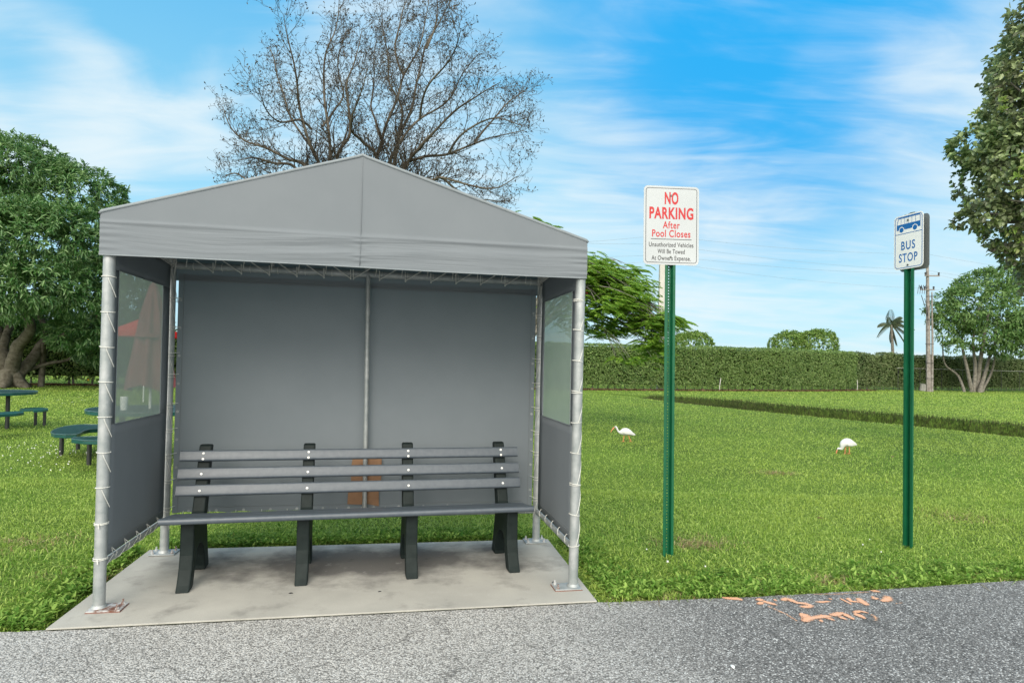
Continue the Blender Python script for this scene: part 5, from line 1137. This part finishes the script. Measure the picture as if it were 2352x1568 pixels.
def wire(pts, lb):
    P = [at(*p) for p in pts]; Q = []
    for a, b in zip(P[:-1], P[1:]):
        L_ = np.linalg.norm(b - a)
        for t in np.linspace(0, 1, 13)[(0 if not Q else 1):]: Q.append(a + (b - a) * t + np.array([0, 0, -4 * .012 * L_ * t * (1 - t)]))
    o0 = Q[0].copy(); mb = MB(); mb.tube([q - o0 for q in Q], .008, 4); o = obj('power_line', mb, WIRE); o.location = tuple(o0); tag(o, lb, 'wire', 'overhead power lines')
wire([(1000, 566, 38), (1517, 540, 48), (2127, 583, 59), (2600, 640, 72)], 'topmost thin power line crossing the sky behind the no parking sign')
wire([(1000, 535, 38), (1517, 560, 48), (2124, 620, 59), (2600, 668, 72)], 'second thin power line from the top, meeting the wooden pole at its crossarm')
wire([(1000, 580, 38), (1517, 585, 48), (2138, 628, 59), (2600, 700, 72)], 'third thin power line, just below the no parking plate on its right')
wire([(1000, 600, 38), (1517, 600, 48), (2120, 662, 59), (2600, 690, 72)], 'lowest thin power line, running to the lower arm of the wooden pole')
# small grey box by the pole, fence behind the overgrown hedge, marker flag
g = G(2120, 897); ub = thing('utility_box', 'small leaning grey box on the ground left of the wooden pole', 'utility box', (g[0], g[1], LAWNZ)); mb = MB(); mb.box((0, 0, .30), (.42, .25, .62), Matrix.Rotation(.16, 3, 'Y')); obj('cabinet', mb, CPOLE, ub, bevel=.03); mb = MB(); mb.box((.05, 0, .64), (.48, .3, .05), Matrix.Rotation(.16, 3, 'Y')); obj('lid', mb, CPOLE, ub)
fn = thing('chain_link_fence', 'thin chain-link fence rail and posts in front of the overgrown hedge', 'fence', (45, float(hedge_y(45)) - 1.1, 0)); fb = np.array(fn.location); mb = MB()
fy = lambda x: float(hedge_y(x)) - 1.05
mb.tube([(x - fb[0], fy(x) - fb[1], 2.05) for x in np.linspace(35.8, 64, 20)], .014, 6); obj('top_rail', mb, CPOLE, fn)
for x in np.arange(36, 64, 3.05): mb = MB(); mb.tube([(x - fb[0], fy(x) - fb[1], -.1), (x - fb[0], fy(x) - fb[1], 2.05)], .022, 6); obj('fence_post', mb, STEEL, fn)
for (px, lb) in ((1963, 'short pale stake at the foot of the hedge, left of the bus stop post'), (1600, 'thin pale stick leaning on the clipped hedge, right of the no parking post')):
    g = G(px + (48 if px == 1600 else 0), 896); g[1] -= .4; mb = MB(); mb.tube([(0, 0, -.05), (.03, 0, .4), (.10 if px == 1600 else 0, 0, .95)], .03, 6); o = obj('garden_stake', mb, CPOLE); o.location = (g[0], g[1], LAWNZ); tag(o, lb, 'stake', 'stakes by the hedge')
g = G(200, 884); fl = thing('marker_flag', 'tiny yellow marker flag in the grass by the shaded hedge', 'flag', (g[0], g[1], LAWNZ)); mb = MB(); mb.tube([(0, 0, 0), (0, 0, .35)], .008, 5); obj('stem', mb, STEEL, fl); mb = MB(); mb.box((.05, 0, .31), (.10, .004, .08)); obj('flag_cloth', mb, mat('yellow_plastic', (.75, .5, .02), .5), fl)

# ------------------------------------------------------------------ white ibises
def loft(mb, spine, radii, n=14, squash=1.0):
    """spine points in the x-z plane, radii (vertical, lateral)"""
    P = np.array(spine, float); T = unit(np.gradient(P, axis=0)); vs = []; k = len(P)
    for p, t, (rv, rl) in zip(P, T, radii):
        nrm = np.array([-t[2], 0, t[0]])
        for j in range(n): q = 2 * math.pi * j / n; vs.append(p + nrm * rv * math.cos(q) + np.array([0, 1., 0]) * rl * math.sin(q))
    mb.add(vs, [(i * n + j, i * n + (j + 1) % n, (i + 1) * n + (j + 1) % n, (i + 1) * n + j) for i in range(k - 1) for j in range(n)] + [tuple(range(n))[::-1], tuple((k - 1) * n + j for j in range(n))])
def ibis(label, loc, rz, spine, radii, bill, legs, sc):
    t = thing('ibis', label, 'bird', loc, rz, 'white ibises feeding on the lawn'); t.scale = (sc, sc, sc)
    mb = MB(); sp_ = smooth_path([(x, 0, z) for x, z in spine], 3); rr = np.array([np.interp(np.linspace(0, len(radii) - 1, len(sp_)), range(len(radii)), [r[c] for r in radii]) for c in (0, 1)]).T
    loft(mb, sp_, rr); mb.mi = 1
    B = smooth_path([(x, 0, z) for x, z in bill], 4); mb.tube(B, np.linspace(.0125, .003, len(B)), 8)
    for L_ in legs:
        mb.tube(smooth_path([(x, y, z) for x, y, z in L_[:3]], 3), [.0085, .0075, .007, .008, .0065, .006, .0055], 7)
        f = np.array(L_[3])
        for a in (-.5, 0, .5, math.pi): mb.tube([f, f + np.array([-math.cos(a) * .04, math.sin(a) * .035, -.006])], [.0055, .003], 5)
    mb.mi = 2
    hx, hz = spine[0]
    for s in (-1, 1): mb.tube([(hx + .012, s * .0185, hz + .006), (hx + .012, s * .0235, hz + .006)], [.006, .004], 8)
    body = obj('body', mb, [FEATHER, BILL, EYEM], t, smooth=True)
    # folded wings
    return t, body
def wing(t, pts, m=FEATHER):
    for s in (-1, 1):
        mb = MB(); P = smooth_path([(x, s * y, z) for x, y, z, r in pts], 3); r = np.interp(np.linspace(0, len(pts) - 1, len(P)), range(len(pts)), [q[3] for q in pts]); vs = []; n = 10
        T = unit(np.gradient(P, axis=0))
        for p, tt, ri in zip(P, T, r):
            up_ = unit(np.cross(np.array([0, 1., 0]), tt))
            for j in range(n): q = 2 * math.pi * j / n; vs.append(p + up_ * ri * math.cos(q) + np.array([0, 1., 0]) * ri * .22 * math.sin(q))
        mb.add(vs, [(i * n + j, i * n + (j + 1) % n, (i + 1) * n + (j + 1) % n, (i + 1) * n + j) for i in range(len(P) - 1) for j in range(n)]); obj('wing', mb, m, t, smooth=True)
# walking bird: bill towards -x
g = G(1433, 1010)
t, bd = ibis('white ibis walking with neck stretched forward, nearer the shelter', (g[0], g[1], LAWNZ + .0), .12, [(-.215, .315), (-.19, .318), (-.165, .295), (-.145, .25), (-.115, .215), (-.07, .205), (-.01, .215), (.06, .215), (.13, .195), (.20, .165), (.25, .145)],
             [(.010, .010), (.022, .020), (.021, .018), (.018, .016), (.022, .020), (.050, .042), (.078, .062), (.082, .064), (.060, .050), (.030, .028), (.008, .012)], [(-.225, .308), (-.255, .275), (-.285, .232), (-.300, .195)],
             [[(.02, .02, .15), (.0, .02, .07), (-.005, .02, .005), (-.005, .02, .005)], [(.09, -.02, .15), (.12, -.02, .08), (.15, -.02, .015), (.15, -.02, .01)]], .98)
wing(t, [(-.06, .045, .235, .02), (.0, .062, .225, .055), (.09, .060, .210, .055), (.18, .045, .175, .032), (.25, .02, .150, .010)])
g = G(1944, 1038)
t, bd = ibis('white ibis with its head down probing the grass, nearer the bus stop post', (g[0], g[1], LAWNZ + .0), .05, [(-.185, .085), (-.165, .105), (-.14, .108), (-.11, .098), (-.09, .105), (-.085, .15), (-.06, .20), (.0, .225), (.07, .225), (.14, .205), (.19, .185)],
             [(.009, .009), (.021, .019), (.020, .018), (.018, .017), (.022, .02), (.045, .038), (.075, .058), (.090, .066), (.075, .058), (.042, .036), (.010, .012)], [(-.190, .075), (-.198, .045), (-.204, .015), (-.200, -.02)],
             [[(.0, .02, .15), (-.015, .02, .07), (-.015, .02, .005), (-.015, .02, .005)], [(.04, -.02, .15), (.05, -.02, .08), (.045, -.02, .02), (.045, -.02, .015)]], .98)
wing(t, [(-.05, .045, .235, .025), (.01, .062, .225, .065), (.08, .060, .215, .058), (.15, .042, .200, .032), (.20, .02, .185, .010)])
